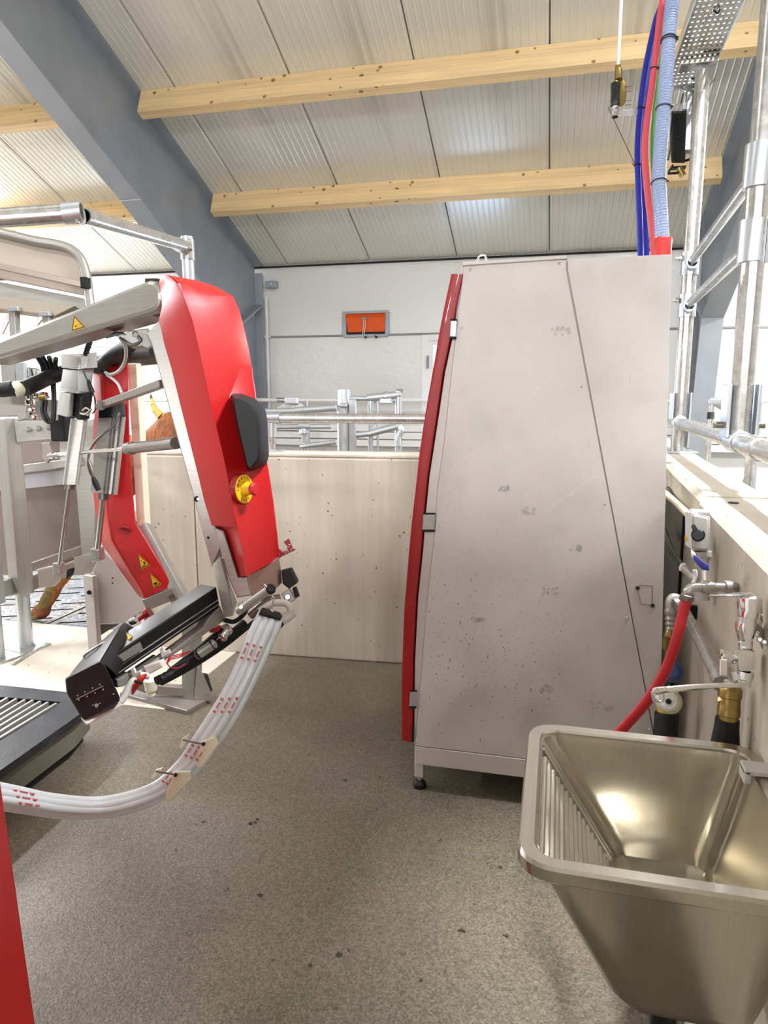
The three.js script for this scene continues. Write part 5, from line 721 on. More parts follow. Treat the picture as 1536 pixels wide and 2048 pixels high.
// ---------- milking box: the frame the arm works in ----------
{
  const f0 = onY(54, 1297, 0), fD = 4.2, t = thing('milking_box', 'stainless steel milking box frame with panels behind the robot arm', 'milking box', V(f0.x, 0, f0.z));
  const zc = f0.clone(); const vp = (x, y, o = 0) => onP(x, y, V(zc.x, 0, zc.z - o), V(.24, 0, .97).normalize());   // box's front plane, square to the view
  const up = y => vp(54, y).y, h0 = vp(44, 1188).y, h1 = vp(14, 836).y;
  const post = part('post', [bar(V(zc.x, h0, zc.z), V(zc.x, h1, zc.z), .1, .1, V(1, 0, .25), .008)], M.steel, t, 'stainless square post'); part('post_foot', cyl(V(zc.x, .012, zc.z), V(zc.x, h0 + .04, zc.z), .04, .04, 8), M.galvBright, t);
  part('base_plate', [box(V(zc.x - .1, .008, zc.z + .22), .32, .016, .34, .004, -.24), box(V(zc.x, .009, zc.z), .2, .018, .2, .004, -.24)], M.galv, t);
  for (const [x, y] of [[38, 1290], [72, 1288]]) part('gusset', plate([vp(x - 6, 1300), vp(x + 6, 1300), vp(x + (x < 50 ? 8 : -8), 1282)], .012, .002), M.galvBright, t);
  const far = onY(-2, 1322, 0); part('second_post', [cyl(V(far.x, 0, far.z), V(far.x, h0, far.z), .035, .035, 8), bar(V(far.x, h0, far.z), V(far.x, h1 + .2, far.z), .09, .09)], M.galvBright, t);
  // plates and rails between the posts
  const P = (l, o) => l.map(p => vp(p[0], p[1], o));
  part('upper_plate', plate(P([[26, 836], [112, 838], [116, 852], [115, 872], [110, 878], [33, 886]], -.02), .03, .004), M.steel, t); for (const [x, y, r] of [[57, 859, .012], [77, 857, .012], [98, 855, .012]]) part('plate_bolt', [lathe(vp(x, y, -.02), vp(x, y, -.045), [[0, r * 1.5], [.3, r * 1.5], [.32, r], [1, r * .8]], 12)], M.galv, t);
  part('rear_panel', plate(P([[36, 884], [170, 862], [178, 1108], [50, 1146]], .35), .02, .002), std(0x8a7d76, .3, .45), t, 'brownish reflective panel'); 
  part('side_panel', plate(P([[-30, 1000], [6, 990], [22, 1150], [-30, 1150]], .4), .02, .002), std(0x8a7d76, .3, .45), t);
  part('cross_rail', bar(vp(20, 941, .28), vp(165, 922, .28), .05, .04), M.steel, t); part('cross_rail', bar(vp(22, 966, .3), vp(150, 952, .3), .09, .03), std(0xb9b6bb, .3, .6), t); part('cross_rail', bar(vp(-20, 966, .2), vp(8, 962, .2), .11, .03), M.steel, t);
  part('lower_rail', bar(vp(50, 1172, .02), vp(204, 1112, .25), .075, .06), std(0xa59b93, .3, .6), t); part('lower_rail', bar(vp(-30, 1184, -.05), vp(26, 1172, -.05), .1, .08), M.steel, t);
  part('panel_sill', bar(vp(42, 1140, .2), vp(165, 1098, .34), .05, .04), std(0xa59b93, .3, .6), t);
  for (const [x, y, r] of [[117, 1147, .05], [189, 1121, .055]]) { const c = part('pivot_lug', plate(P([[x - 42, y - 6], [x - 14, y - 13], [x + 2, y - 12], [x + 9, y - 2], [x + 4, y + 14], [x - 8, y + 26], [x - 40, y + 30]], -.03), .025, .004), std(0xb3aaa2, .28, .6), t); part('pivot_bolt', lathe(vp(x - 2, y - 1, -.03), vp(x - 2, y - 1, -.05), [[0, .02], [.5, .02], [1, .014]], 14), M.galv, c); }
  part('mid_post', plate(P([[118, 842], [186, 838], [190, 960], [190, 1112], [164, 1116], [150, 950], [120, 940]], .3), .06, .004), M.steel, t); part('pocket', plate(P([[134, 1140], [148, 1135], [144, 1150], [132, 1158]], -.01), .02, .001), M.dark, t);
  // top: bent tube with sheet panels
  const T = (l, d) => l.map(p => A(p[0], p[1], d));
  part('top_bow', tube(T([[-40, 456], [20, 470], [70, 482], [112, 489], [140, 498], [160, 516], [171, 545], [177, 580], [183, 640]], 3.3), .022, 14, 60), M.steel, t, 'bent stainless tube at the top'); part('top_panel', plate(T([[-40, 462], [70, 486], [112, 493], [138, 502], [155, 518], [164, 545], [168, 590], [-40, 548]], 3.32), .02, .003), std(0xb8aa9c, .45, .3), t); part('top_rail', bar(A(-40, 524, 3.27), A(174, 571, 3.27), .028, .03), std(0xa2968a, .4, .4), t); part('rail_cap', box(A(171, 566, 3.27), .03, .05, .04, .003), M.dark, t);
  part('lower_top_panel', plate(T([[-40, 556], [167, 596], [168, 640], [100, 620], [-40, 598]], 3.34), .02, .003), M.steel, t); part('top_beam', plate(T([[-40, 592], [0, 592], [150, 612], [110, 632], [0, 618], [-40, 616]], 3.28), .08, .004), std(0xa79d8c, .45, .4), t);
  for (const [x, y] of [[28, 628], [95, 640]]) part('strut', bar(A(x, y - 18, 3.3), A(x + 3, y + 60, 3.3), .035, .035), M.steel, t); for (const [x, y] of [[28, 618], [90, 628]]) part('weld_plate', box(A(x, y, 3.27), .06, .02, .02, .003), M.galvBright, t); part('brace', bar(A(2, 668, 3.32), A(22, 625, 3.32), .02, .02), M.steel, t); part('brace', bar(A(70, 652, 3.32), A(86, 632, 3.32), .02, .02), M.steel, t);
  // galvanised roof pipes of the box
  const gp = part('top_pipe', ringPipe(A(-60, 440, 2.15), A(163, 425, 2.18), .0285, .024), M.galv, t); part('pipe_socket', ringPipe(A(128, 427, 2.175), A(165, 425, 2.18), .0325, .028), M.galvBright, gp); part('socket_screw', cyl(A(155, 446, 2.17), A(155, 440, 2.17), .008), M.galv, gp);
  part('side_pipe', ringPipe(A(166, 431, 2.22), A(374, 493, 3.3), .0265, .022), M.galv, t); const pc = A(375, 493, 3.32); part('pipe_post', ringPipe(V(pc.x, A(390, 760, 3.32).y, pc.z), V(pc.x, A(373, 474, 3.32).y, pc.z), .028, .023), M.galvBright, t); part('pipe_clamp', [ringPipe(V(pc.x, pc.y - .06, pc.z), V(pc.x, pc.y + .03, pc.z), .033, .027), cyl(A(356, 489, 3.22), A(368, 494, 3.28), .031), cyl(A(377, 498, 3.27), A(383, 496, 3.27), .014, .014, 6)], M.galv, t);
  part('pipe_arm', bar(V(pc.x, A(390, 712, 3.32).y, pc.z), A(150, 735, 3.5), .04, .04), M.steelDark, t);
  // support stand with foot, standing nearer the arm
  const s0 = onY(384, 1402, 0), sD = V(.24, 0, .97).normalize(), sp = (x, y, o = 0) => onP(x, y, V(s0.x, 0, s0.z - o), sD);
  part('stand_post', bar(V(s0.x, .012, s0.z), sp(384, 1226), .075, .07, V(1, 0, .25), .005), M.steel, t); part('stand_leg', bar(sp(390, 1245), sp(286, 1050, .08), .07, .06, sD, .005), M.steel, t); part('stand_upper', bar(sp(288, 1056, .08), V(sp(288, 1056, .08).x, sp(264, 727, .08).y, sp(288, 1056, .08).z), .05, .05, V(1, 0, 0), .005), M.cream, t);
  part('stand_brace', bar(sp(292, 1208), sp(352, 1184), .06, .05), std(0x9a8f88, .35, .5), t); part('stand_brace', bar(sp(343, 1186), sp(378, 1240), .04, .05), std(0x8a7f78, .35, .5), t);
  part('stand_rail', bar(sp(300, 1376), sp(372, 1381), .045, .04), M.steel, t); part('stand_rail', bar(sp(275, 1368, -.02), sp(297, 1376, -.02), .045, .04), M.steel, t); part('stand_cylinder', lathe(sp(303, 1390, -.05), sp(301, 1360, -.05), [[0, .02], [.3, .02], [.35, .03], [1, .034]], 16), M.cream, t);
  part('stand_base', box(off(sp(325, 1398), 0, .012 - sp(325, 1398).y, -.02), .46, .024, .17, .004, -.24), std(0x9a948e, .4, .5), t); part('stand_gusset', plate([V(s0.x + .03, .02, s0.z + .04), V(s0.x + .13, .02, s0.z + .01), V(s0.x + .05, .22, s0.z + .02)], .012, .002), M.steel, t);
  part('rubber_stop', plate(T([[397, 1352], [408, 1354], [418, 1388], [400, 1390]], 3.6), .08, .006), M.black, t);
  // sheet side panel with flange
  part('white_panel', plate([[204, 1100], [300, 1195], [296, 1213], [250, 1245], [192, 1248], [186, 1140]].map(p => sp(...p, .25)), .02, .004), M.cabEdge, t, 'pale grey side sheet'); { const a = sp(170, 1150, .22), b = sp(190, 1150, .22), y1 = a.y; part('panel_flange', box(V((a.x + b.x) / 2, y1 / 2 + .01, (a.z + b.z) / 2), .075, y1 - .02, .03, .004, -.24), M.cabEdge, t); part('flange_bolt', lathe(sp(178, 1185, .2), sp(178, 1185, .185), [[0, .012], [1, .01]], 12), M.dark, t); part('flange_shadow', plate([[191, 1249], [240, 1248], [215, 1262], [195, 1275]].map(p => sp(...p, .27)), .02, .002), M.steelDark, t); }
  for (const y of [1156, 1166]) part('panel_hole', lathe(sp(225, y, .249), sp(225, y, .247), [[0, .004], [1, .004]], 8), M.dark, t);
  // red side cover
  const rd = part('red_side_cover', loft([[[186, 742], [200, 736], [256, 728]], [[188, 830], [206, 826], [258, 826]], [[187, 930], [208, 926], [262, 926]], [[187, 991], [212, 990], [265, 975]], [[194, 1040], [218, 1042], [272, 1046]], [[203, 1088], [224, 1080], [292, 1078]], [[245, 1148], [258, 1140], [328, 1140]], [[274, 1188], [282, 1180], [345, 1168]], [[280, 1194], [288, 1197], [346, 1171]]].map(r => roundRing([sp(...r[0], .08), sp(...r[1], -.02), sp(...r[2], -.0), sp(r[2][0], r[2][1], .1), sp(r[0][0], r[0][1], .14)], [.01, .015, .012, .004, .004], 3)), .5), M.red, t, 'second red cover, lower and behind the arm');
  part('grip_slot', loft([[238, 1050, 1.2], [246, 1048, 6], [257, 1050, 6], [263, 1058, 1.2]].map(([x, y, r]) => Array.from({ length: 10 }, (_, i) => { const a = i / 10 * 6.2832; return sp(x, y + 6 + Math.sin(a) * r, -.012 + Math.cos(a) * .012); })), 1), M.redDark, rd);
  triSticker('warning_sticker', sp(275, 1107, -.032), sp(301, 1130, -.032), sp(282, 1139, -.032), 1, rd); triSticker('warning_sticker', sp(299, 1145, -.032), sp(323, 1168, -.032), sp(306, 1176, -.032), 2, rd);
}
// ---------- actuators and hoses under the boom ----------
{
  const Q = (x, y, d = 3.05) => A(x, y, d);
  const actuator = (label, d, f) => { const c = Q(...f.foot, d), t = thing('actuator', label, 'actuator', c); return t; };
  const t = thing('actuator', 'front lift actuator with a square silver motor head under the boom', 'actuator', Q(118, 1137)), q = (l, d = 3.05) => l.map(p => Q(p[0], p[1], d));
  const ring = (l, d0, d1, r = .006) => roundRing([Q(l[0], l[1], d0 + .03), Q(l[2], l[3], d0 - .03), Q(l[4], l[5], d0), Q(l[4], l[5], d1), Q(l[0], l[1], d1)], r, 2);
  part('motor_head', loft([ring([122, 709, 155, 713, 194, 704], 3.05, 3.2), ring([123, 735, 156, 739, 195, 735], 3.05, 3.2)], .5), M.steel, t); part('head_cover', plate(q([[161, 716], [173, 714], [172, 736], [162, 738]], 3.02), .012, .002), M.greyPlastic, t); 
  part('motor_body', loft([ring([126, 738, 155, 741, 188, 737], 3.06, 3.19), ring([120, 779, 158, 784, 182, 781], 3.06, 3.19)], .5), std(0x9e9c98, .4, .5), t); part('motor_flange', loft([ring([119, 776, 155, 782, 180, 782], 3.045, 3.2), ring([118, 782, 154, 787, 180, 787], 3.045, 3.2)], .5), M.steel, t);
  part('gear_case', loft([ring([119, 784, 140, 787, 149, 784], 3.06, 3.18), ring([113, 828, 134, 834, 146, 832], 3.06, 3.18)], .5), M.greyPlastic, t); part('black_case', loft([ring([149, 780, 165, 786, 187, 782], 3.05, 3.19), ring([143, 832, 158, 840, 179, 838], 3.05, 3.19)], .5), M.black, t);
  const tubeBody = loft([[141, 836, 176, 838], [125, 968, 158, 971]].map(([x0, y0, x1, y1]) => { const o = []; for (let i = 0; i < 24; i++) { const a = i / 24 * 6.2832, w = (x1 - x0) / 2 * (i % 4 === 0 ? .86 : 1), sx = Math.sign(Math.cos(a)) * Math.abs(Math.cos(a)) ** .5, sy = Math.sign(Math.sin(a)) * Math.abs(Math.sin(a)) ** .5; o.push(Q((x0 + x1) / 2 + sx * w, (y0 + y1) / 2, 3.1 + sy * .035)); } return o; }), .3);
  part('cylinder', tubeBody, M.steel, t); part('cylinder_nose', cyl(Q(141, 966, 3.09), Q(139, 979, 3.09), .021), M.steelDark, t); part('piston_rod', cyl(Q(139, 978, 3.09), Q(118, 1140, 3.3), .0095), M.chrome, t); part('rod_end', box(Q(118, 1137, 3.3), .04, .06, .04, .006), M.galv, t);
  part('motor_lead', [tube(q([[166, 738], [173, 757], [182, 775], [190, 800], [191, 818], [184, 828]], 3.0), .0035, 8), lathe(Q(176, 760, 3.0), Q(184, 785, 3.0), [[0, .006], [.3, .01], [1, .012]], 10)], M.blackSmooth, t); part('corrugated_lead', lathe(Q(170, 712, 3.04), Q(180, 682, 3.04), Array.from({ length: 17 }, (_, i) => [i / 16, i % 2 ? .014 : .0105]), 12), M.blackSmooth, t);
  part('leads_knot', [tube(q([[164, 822], [172, 816], [180, 822], [176, 830], [168, 826]], 3.01), .005, 7), tube(q([[160, 826], [170, 828], [184, 818]], 3.0), .005, 7)], M.chrome, t);
  const u = thing('actuator', 'rear wide actuator with a ribbed cylinder in front of the red side cover', 'actuator', Q(193, 1106, 3.25)), e = 3.25;
  part('cap', loft([[[197, 808], [250, 806], 6], [[196, 836], [251, 834], 6]].map(([a, b]) => roundRing([Q(a[0], a[1], e), Q(b[0], b[1], e), Q(b[0], b[1], e + .12), Q(a[0], a[1], e + .12)], .01, 2)), .5), M.blackSmooth, u);
  part('cylinder', loft([[197, 832, 252, 834], [181, 984, 235, 990]].map(([x0, y0, x1, y1]) => [[0, .02], [.45, 0], [.5, .008], [.56, -.004], [.62, .008], [.68, -.004], [.76, -.004], [.8, .008], [.86, -.002], [.93, .002], [1, .03], [1, .11], [0, .11]].map(([k, o]) => Q(x0 + (x1 - x0) * k, y0 + (y1 - y0) * k, e + o))), .25), M.steel, u); part('cylinder_nose', cyl(Q(207, 985, e + .05), Q(206, 1000, e + .05), .026), M.steelDark, u); part('piston_rod', cyl(Q(206, 998, e + .05), Q(194, 1110, e + .2), .013), M.chrome, u); part('rod_end', box(Q(195, 1108, e + .2), .05, .06, .05, .006), M.galv, u);
  part('air_line', [tube(q([[240, 826], [228, 850], [206, 868], [190, 884], [180, 902], [176, 918]], 3.2), .0055, 8), lathe(Q(176, 918, 3.2), Q(186, 955, 3.2), [[0, .005], [.3, .012], [.7, .012], [1, .006]], 12)], M.steelDark, u); part('plug', lathe(Q(186, 955, 3.2), Q(197, 980, 3.2), [[0, .008], [.4, .014], [1, .012]], 10), M.dark, u);
  const h = thing('hose_sleeve', 'fat black sleeved hose running behind the actuators to the arm', 'hose', Q(60, 776, 3.35)); part('sleeve', tube([Q(48, 778, 3.2), Q(70, 768, 3.25), Q(100, 754, 3.35), Q(140, 742, 3.4), Q(200, 726, 3.4), Q(255, 708, 3.2), Q(316, 700, 2.75)], .036, 14), M.black, h); part('sleeve_bunch', tube([Q(196, 736, 3.3), Q(232, 705, 3.15), Q(260, 690, 3.0), Q(275, 680, 2.9)], .03, 12), M.black, h); part('end_cap', lathe(Q(28, 779, 3.2), Q(50, 774, 3.22), [[0, .03], [.15, .036], [.5, .034], [1, .03]], 20), M.cream, h); part('cap_hole', lathe(Q(24, 780, 3.17), Q(28, 779, 3.19), [[0, .01], [1, .012]], 12), M.dark, h); part('left_sleeve', tube([Q(-30, 782, 3.3), Q(0, 780, 3.25), Q(28, 777, 3.24)], .035, 12), M.black, h);
  const g = thing('manifold', 'cluster of chrome valves on a grey bracket at the left under the boom', 'valve block', Q(60, 836, 3.5)), w = 3.45, R = (x, y, d = w) => A(x, y, d);
  part('bracket', plate([R(-30, 800), R(48, 788), R(54, 806), R(50, 838), R(36, 842), R(34, 832), R(-30, 834)], .02, .003), std(0x9a958e, .4, .4), g); part('backing_plate', plate([R(50, 795, 3.6), R(115, 800, 3.6), R(113, 840, 3.6), R(50, 840, 3.6)], .02, .003), M.steel, g);
  part('support_post', bar(R(26, 726, 3.5), R(30, 780, 3.5), .08, .08), M.steel, g); part('support_edge', bar(R(42, 726, 3.42), R(44, 772, 3.42), .02, .05), M.galvBright, g);
  part('chrome_pot', lathe(R(62, 768, 3.5), R(62, 738, 3.5), [[0, .04], [.1, .048], [.9, .048], [1, .04]], 20), M.chrome, g); for (const [x, y, r] of [[60, 795, .02], [60, 806, .024], [72, 792, .016], [88, 790, .028], [62, 820, .016], [58, 832, .018], [68, 834, .014]]) part('fitting', lathe(R(x, y + 6, 3.42), R(x, y - 6, 3.42), [[0, r * .7], [.2, r], [.8, r], [1, r * .6]], 12), M.chrome, g); part('brass_fitting', cyl(R(80, 796, 3.4), R(92, 794, 3.4), .018, .018, 6), M.brass, g); part('white_tag', plate([R(102, 716, 3.4), R(106, 716, 3.4), R(104, 742, 3.4), R(99, 744, 3.4)], .01, .002), M.white, g);
  for (const o of [0, 7]) part('loop_hose', tube([R(86 + o, 800, 3.38), R(84 + o, 824, 3.38), R(94 + o, 844, 3.38), R(104 + o * .6, 838, 3.38), R(106 + o * .5, 790, 3.38), R(100 + o, 740, 3.38)], .008, 8), M.blackSmooth, g); part('cables_above', [0, 1, 2, 3].map(i => tube([R(70 + i * 14, 708 + i * 3, 3.3), R(84 + i * 9, 730, 3.34), R(88 + i * 10, 752, 3.36)], .011, 7)), M.dark, g);
  part('pivot_lug', plate([R(82, 886, 3.7), R(100, 884, 3.7), R(105, 912, 3.7), R(94, 926, 3.7), R(84, 918, 3.7)], .02, .003), std(0x8d857e, .4, .5), g); part('lug_pin', [cyl(R(98, 912, 3.6), R(128, 908, 3.4), .012), cyl(R(104, 906, 3.58), R(106, 918, 3.58), .02)], M.chrome, g); part('dark_housing', box(R(126, 852, 3.75), .09, .16, .1, .01), M.dark, g);
  const s = thing('boom_knuckle', 'silver knuckle plates and air lines under the boom beside the red cover', 'bracket', R(270, 700, 2.6)), K = (x, y, d = 2.55) => A(x, y, d);
  part('knuckle_plate', plate([K(232, 672), K(262, 660), K(296, 656), K(302, 690), K(288, 697), K(262, 694), K(246, 680)], .03, .004), M.steel, s); part('knuckle_plate', plate([K(275, 663, 2.5), K(293, 668, 2.5), K(303, 690, 2.5), K(296, 696, 2.5), K(281, 690, 2.5)], .02, .003), M.greyPlastic, s); part('bolt', lathe(K(271, 669, 2.53), K(271, 669, 2.5), [[0, .012], [.6, .012], [1, .008]], 12), M.chrome, s); part('arm_link', tube([K(276, 672, 2.5), K(282, 682, 2.5), K(262, 690, 2.52), K(240, 676, 2.54)], .006, 8), M.steelDark, s);
  part('black_lever', loft([[212, 676, 2], [230, 668, 5], [246, 668, 4], [254, 670, 1]].map(([x, y, r]) => roundRing([K(x, y - r), K(x, y - r, 2.6), K(x, y + r, 2.6), K(x, y + r)], .002, 2)), .6), M.blackSmooth, s);
  part('air_line', tube([K(244, 680, 2.6), K(252, 700, 2.65), K(250, 722, 2.8), K(240, 740, 2.9), K(222, 749, 3.0), K(208, 744, 3.1)], .007, 9), M.greyPlastic, s); part('air_line', tube([K(208, 746, 3.1), K(222, 755, 3.05), K(236, 768, 3.0), K(244, 786, 2.98)], .0065, 9), M.white, s); part('air_fitting', lathe(K(206, 742, 3.1), K(218, 750, 3.08), [[0, .014], [.6, .016], [1, .01]], 10), M.blackSmooth, s);
}
// ---------- black rubber platform with a steel grille, left foreground ----------
{
  const h = .2, P = (x, y, k = h) => onY(x, y, k), t = thing('grated_platform', 'low black rubber covered platform with a steel grille at the left', 'platform', V(P(60, 1450).x, 0, P(60, 1450).z));
  const deck = [[-60, 1364], [0, 1370], [125, 1383], [192, 1392], [160, 1428], [0, 1541], [-60, 1584]].map(p => P(...p));
  const ext = [deck[0].clone().add(V(-.4, 0, .1)), ...deck, deck[6].clone().add(V(-.4, 0, .25))];
  const hole = [[-30, 1393], [8, 1394], [122, 1404], [-30, 1498]].map(p => P(...p));
  const slabY = (pts, y0, y1, holes = []) => { const s = new THREE.Shape(pts.map(p => new THREE.Vector2(p.x, -p.z))); for (const q of holes) s.holes.push(new THREE.Path(q.map(p => new THREE.Vector2(p.x, -p.z)))); const g = new THREE.ExtrudeGeometry(s, { depth: y1 - y0, bevelEnabled: false }); g.rotateX(-Math.PI / 2); g.translate(0, y0, 0); return UV(g); };
  part('rubber_deck', slabY(ext, h - .035, h, [hole]), M.rubber, t);
  const cx = ext.reduce((a, p) => a.add(p), V(0, 0, 0)).multiplyScalar(1 / ext.length), inn = k => ext.map(p => mix(p, cx, k)); part('support_box', slabY(inn(.08), .05, h - .036), std(0x6d6a5c, .6), t); part('plinth', slabY(inn(.16), 0, .05), M.dark, t);
  part('grille_tray', slabY(hole.map(p => mix(p, P(40, 1425), .01)), h - .034, h - .03), M.dark, t);
  const top = [[-6, 1395], [15, 1397], [33, 1399], [50, 1401], [66, 1402], [81, 1404], [96, 1406], [113, 1408]];
  for (const [x, y] of top) { const a = P(x, y), b = P(x - 190, y + 116), e = mix(a, b, Math.min(1, (x + 40) / 190)); part('grille_bar', bar(off(a, 0, -.004, 0), off(e, 0, -.004, 0), .022, .013, V(0, 1, 0), .003), M.steel, t); }
}
// ---------- red machine housing right in front at the lower left ----------
{
  const t = thing('machine_housing', 'bright red machine housing cut off by the lower left picture edge', 'machine', V(-.75, 0, -.85)), d = 1.22;
  const a = A(0, 1560, d), b = A(70, 2048, d), dir = b.clone().sub(a), lo = a.clone().addScaledVector(dir, (.04 - a.y) / dir.y), hi = a.clone().addScaledVector(dir, -.9);
  const back = ray(20, 1800).setY(0).normalize().applyAxisAngle(V(0, 1, 0), .1), left = V(-1, 0, 0).applyAxisAngle(V(0, 1, 0), YAW);
  part('skin', loft([lo, b, a, hi].map(p => roundRing([p.clone(), p.clone().addScaledVector(back, .32), p.clone().addScaledVector(back, .3).addScaledVector(left, .4), p.clone().addScaledVector(left, .42)], [.004, .03, .03, .03], 3)), .5), phys(0xc8151b, .3, 0, { clearcoat: .3 }), t);
  const c = lo.clone().addScaledVector(back, .15).addScaledVector(left, .22); part('plinth', box(V(c.x, .02, c.z), .34, .04, .24, .004, YAW), M.dark, t);
}
// ---------- crumbs on the floor, rod on the alley edge ----------
{
  const g = []; for (const [x, y, s] of [[505, 1642, 9], [498, 1645, 5], [520, 1790, 7], [455, 1780, 6], [700, 1900, 4], [925, 1860, 6], [1010, 1870, 5], [615, 1510, 4], [690, 1560, 5], [760, 1555, 4], [430, 1860, 3], [880, 1680, 4], [350, 1700, 3], [620, 1930, 4], [1000, 1735, 5], [840, 1960, 3]]) for (let i = 0; i < 3; i++) { const p = onY(x + (rnd() - .5) * s * 2, y + (rnd() - .5) * s, .003), e = new THREE.IcosahedronGeometry(.0007 * s * (.5 + rnd() * .6), 0); e.scale(1 + rnd() * 1.6, .4, .6 + rnd()); e.rotateY(rnd() * 6); e.translate(p.x, p.y, p.z); g.push(UV(e)); }
  const m = part('dirt_crumbs', g, M.dirt); m.userData = { kind: 'stuff', label: 'dark dirt crumbs scattered on the speckled floor', category: 'dirt' };
  const a = onY(24, 1326, .02), b = onY(93, 1284, .02), t = thing('loose_bar', 'thin grey metal bar lying on the floor at the alley edge', 'bar', mix(a, b, .5).setY(0)); part('bar', bar(a.setY(.012), b.setY(.012), .016, .02), M.galv, t);
}
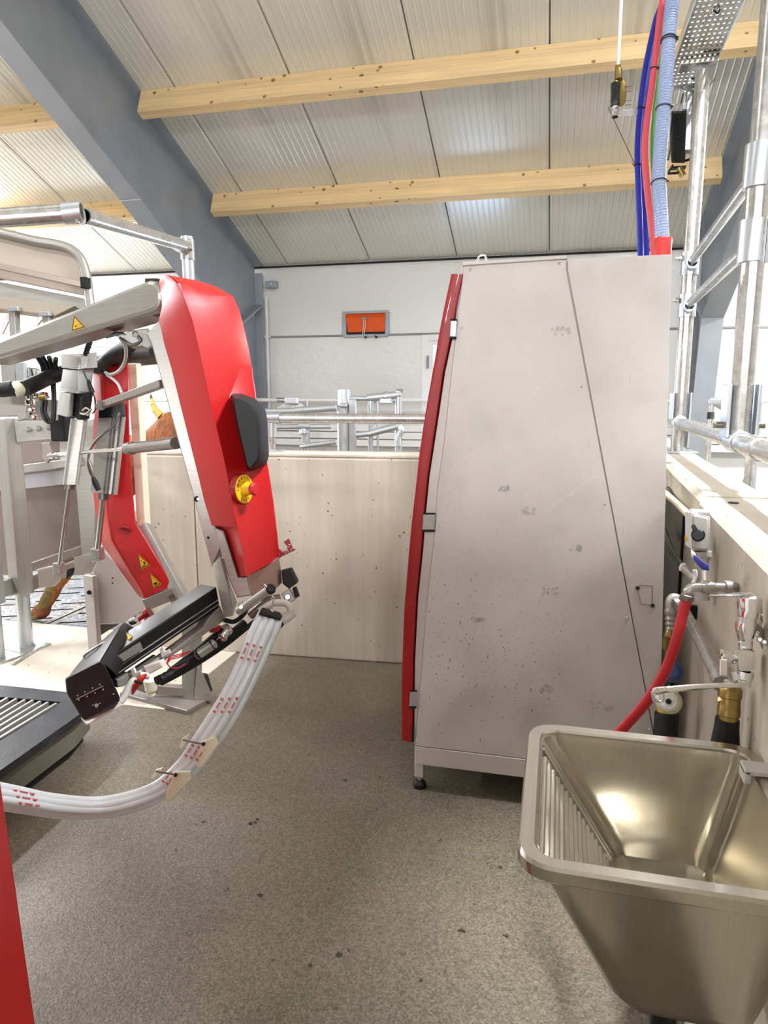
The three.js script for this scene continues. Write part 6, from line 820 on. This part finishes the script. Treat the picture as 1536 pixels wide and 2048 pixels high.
// ---------- cow standing behind the milking box ----------
{
  const HD = 4.75, t = thing('cow', 'brown cow with pale curved horns behind the milking box', 'cow', onY(90, 1200, 0));
  const head = A(332, 872, HD), foot = onY(84, 1222, .06), knee = A(122, 1150, 4.75);
  // joints: [a, b, ra, rb]
  const poll = A(345, 856, HD), wi = A(200, 900, 5.0), rump = A(-260, 890, 5.35);
  const B = [];
  const add = (a, b, ra, rb) => B.push([a, b, ra, rb]);
  const muz = A(352, 985, 4.55);
  add(poll, mix(poll, muz, .5), .1, .085); add(mix(poll, muz, .5), muz, .085, .065); add(poll, A(290, 920, 4.85), .1, .15); add(A(290, 920, 4.85), off(wi, 0, -.12, 0), .15, .25);
  add(off(wi, 0, -.12, 0), mix(wi, rump, .5).add(V(0, -.22, 0)), .3, .36); add(mix(wi, rump, .5).add(V(0, -.22, 0)), off(rump, 0, -.15, 0), .36, .27);
  const elbow = off(wi, .02, -.42, .08); add(off(wi, 0, -.15, .05), elbow, .17, .11); add(elbow, knee, .09, .055); add(knee, foot, .05, .042); add(foot, off(foot, -.03, -.015, .015), .045, .042);
  const k2 = V(wi.x + .06, .42, wi.z - .28); add(off(wi, .02, -.42, -.12), k2, .1, .055); add(k2, V(k2.x, .05, k2.z), .05, .04); add(V(k2.x, .05, k2.z), V(k2.x + .05, .045, k2.z), .045, .045);
  for (const s of [-1, 1]) { const hip = off(rump, .02, -.3, s * .14), st = off(rump, .14, -.62, s * .15), hk = V(rump.x - .08, .52, rump.z + s * .15), f2 = V(rump.x - .02, .05, rump.z + s * .15); add(hip, st, .19, .12); add(st, hk, .1, .055); add(hk, f2, .05, .042); add(f2, off(f2, .06, -.005, 0), .046, .046); }
  add(off(rump, -.22, .0, 0), off(rump, -.3, -.6, 0), .035, .022);
  const min = V(1e9, 1e9, 1e9), max = V(-1e9, -1e9, -1e9); for (const [a, b, ra, rb] of B) for (const [p, r] of [[a, ra], [b, rb]]) { min.min(off(p, -r, -r, -r)); max.max(off(p, r, r, r)); }
  const sz = max.clone().sub(min), S = Math.max(sz.x, sz.y, sz.z) / 2 * 1.08, cc = min.clone().add(max).multiplyScalar(.5), N = 150;
  const mc = new MarchingCubes(N, M.hide, false, false, 400000); mc.isolation = 0; const ab = V(0, 0, 0), ap = V(0, 0, 0), p = V(0, 0, 0);
  for (let z = 0; z < N; z++) for (let y = 0; y < N; y++) for (let x = 0; x < N; x++) { p.set((x - N / 2) / (N / 2) * S + cc.x, (y - N / 2) / (N / 2) * S + cc.y, (z - N / 2) / (N / 2) * S + cc.z); let d = 10; for (const [a, b, ra, rb] of B) { ab.copy(b).sub(a); ap.copy(p).sub(a); const k = Math.max(0, Math.min(1, ap.dot(ab) / ab.lengthSq())), e = ap.addScaledVector(ab, -k).length() - (ra + (rb - ra) * k); if (e > .3) { d = Math.min(d, e); continue; } const h = Math.max(.045 - Math.abs(d - e), 0) / .045; d = Math.min(d, e) - h * h * .045 * .25; } mc.field[x + y * N + z * N * N] = -d; }
  mc.update(); const n = mc.count, g = new THREE.BufferGeometry(); g.setAttribute('position', new THREE.BufferAttribute(mc.positionArray.slice(0, n * 3), 3)); g.setAttribute('normal', new THREE.BufferAttribute(mc.normalArray.slice(0, n * 3), 3)); g.scale(S, S, S); g.translate(cc.x, cc.y, cc.z); boxUV(g);
  part('body', g, M.hide, t);
  const horn = (pts, n0) => part('horn', pts.slice(1).map((q, i) => cyl(A(pts[i][0], pts[i][1], pts[i][2]), A(q[0], q[1], q[2]), pts[i][3], q[3], 14)), std(0xd8b860, .5), t, n0);
  const fine = l => { const o = []; for (let i = 0; i + 1 < l.length; i++) for (let k = 0; k < 4; k++) o.push(l[i].map((v, j) => v + (l[i + 1][j] - v) * k / 4)); o.push(l[l.length - 1]); return o; };
  horn(fine([[334, 838, HD - .03, .032], [322, 832, HD - .05, .029], [312, 822, HD - .05, .024], [306, 810, HD - .05, .018], [303, 798, HD - .04, .011], [302, 791, HD - .03, .005]])); horn(fine([[356, 838, HD, .032], [368, 830, HD - .02, .028], [378, 818, HD - .02, .02], [382, 800, HD, .006]]));
  part('horn_tip', lathe(A(303, 799, HD - .04), A(301.5, 789, HD - .03), [[0, .013], [1, .004]], 10), M.dirt, t); for (const s of [-1, 1]) part('ear', loft([[0, .02], [.4, .05], [.8, .035], [1, .006]].map(([k, r]) => Array.from({ length: 10 }, (_, i) => { const a = i / 10 * 6.2832, c = A(344 + s * (20 + k * 34), 862 + k * 10, HD + .02 * s); return off(c, 0, Math.sin(a) * r, Math.cos(a) * r * .4); })), 1), M.hide, t);
  part('forelock', Array.from({ length: 40 }, () => { const a = A(330 + rnd() * 32, 838 + rnd() * 14, HD - .08); return cyl(a, off(a, (rnd() - .5) * .08, -.03 - rnd() * .05, .02), .006, .001, 4); }), M.hide, t).userData.kind = 'stuff';
  part('muddy_sock', loft([0, .12, .3, .5, .72, .9, 1].map((k, i) => { const c = mix(knee, foot, .12 + k * .88), r = (.062 - .012 * k) * (1 + .08 * Math.sin(i * 2.3)); return Array.from({ length: 16 }, (_, j) => { const a = j / 16 * 6.2832; return off(c, Math.cos(a) * r * (1 + .06 * Math.sin(a * 3 + i)), 0, Math.sin(a) * r); }); }), 1.2), M.hoof, t, 'dried manure on the lower leg');
  part('hoof', loft([[foot, .048], [off(foot, -.035, -.02, .02), .055], [off(foot, -.06, -.052, .03), .06]].map(([c, r]) => Array.from({ length: 12 }, (_, i) => { const a = i / 12 * 6.2832; return off(c, Math.cos(a) * r, 0, Math.sin(a) * r * .8); })), .6), M.hoof, t);
}
scene.traverse(o => { if (o.isLight) o.castShadow = true; });
renderer.render(scene, camera);
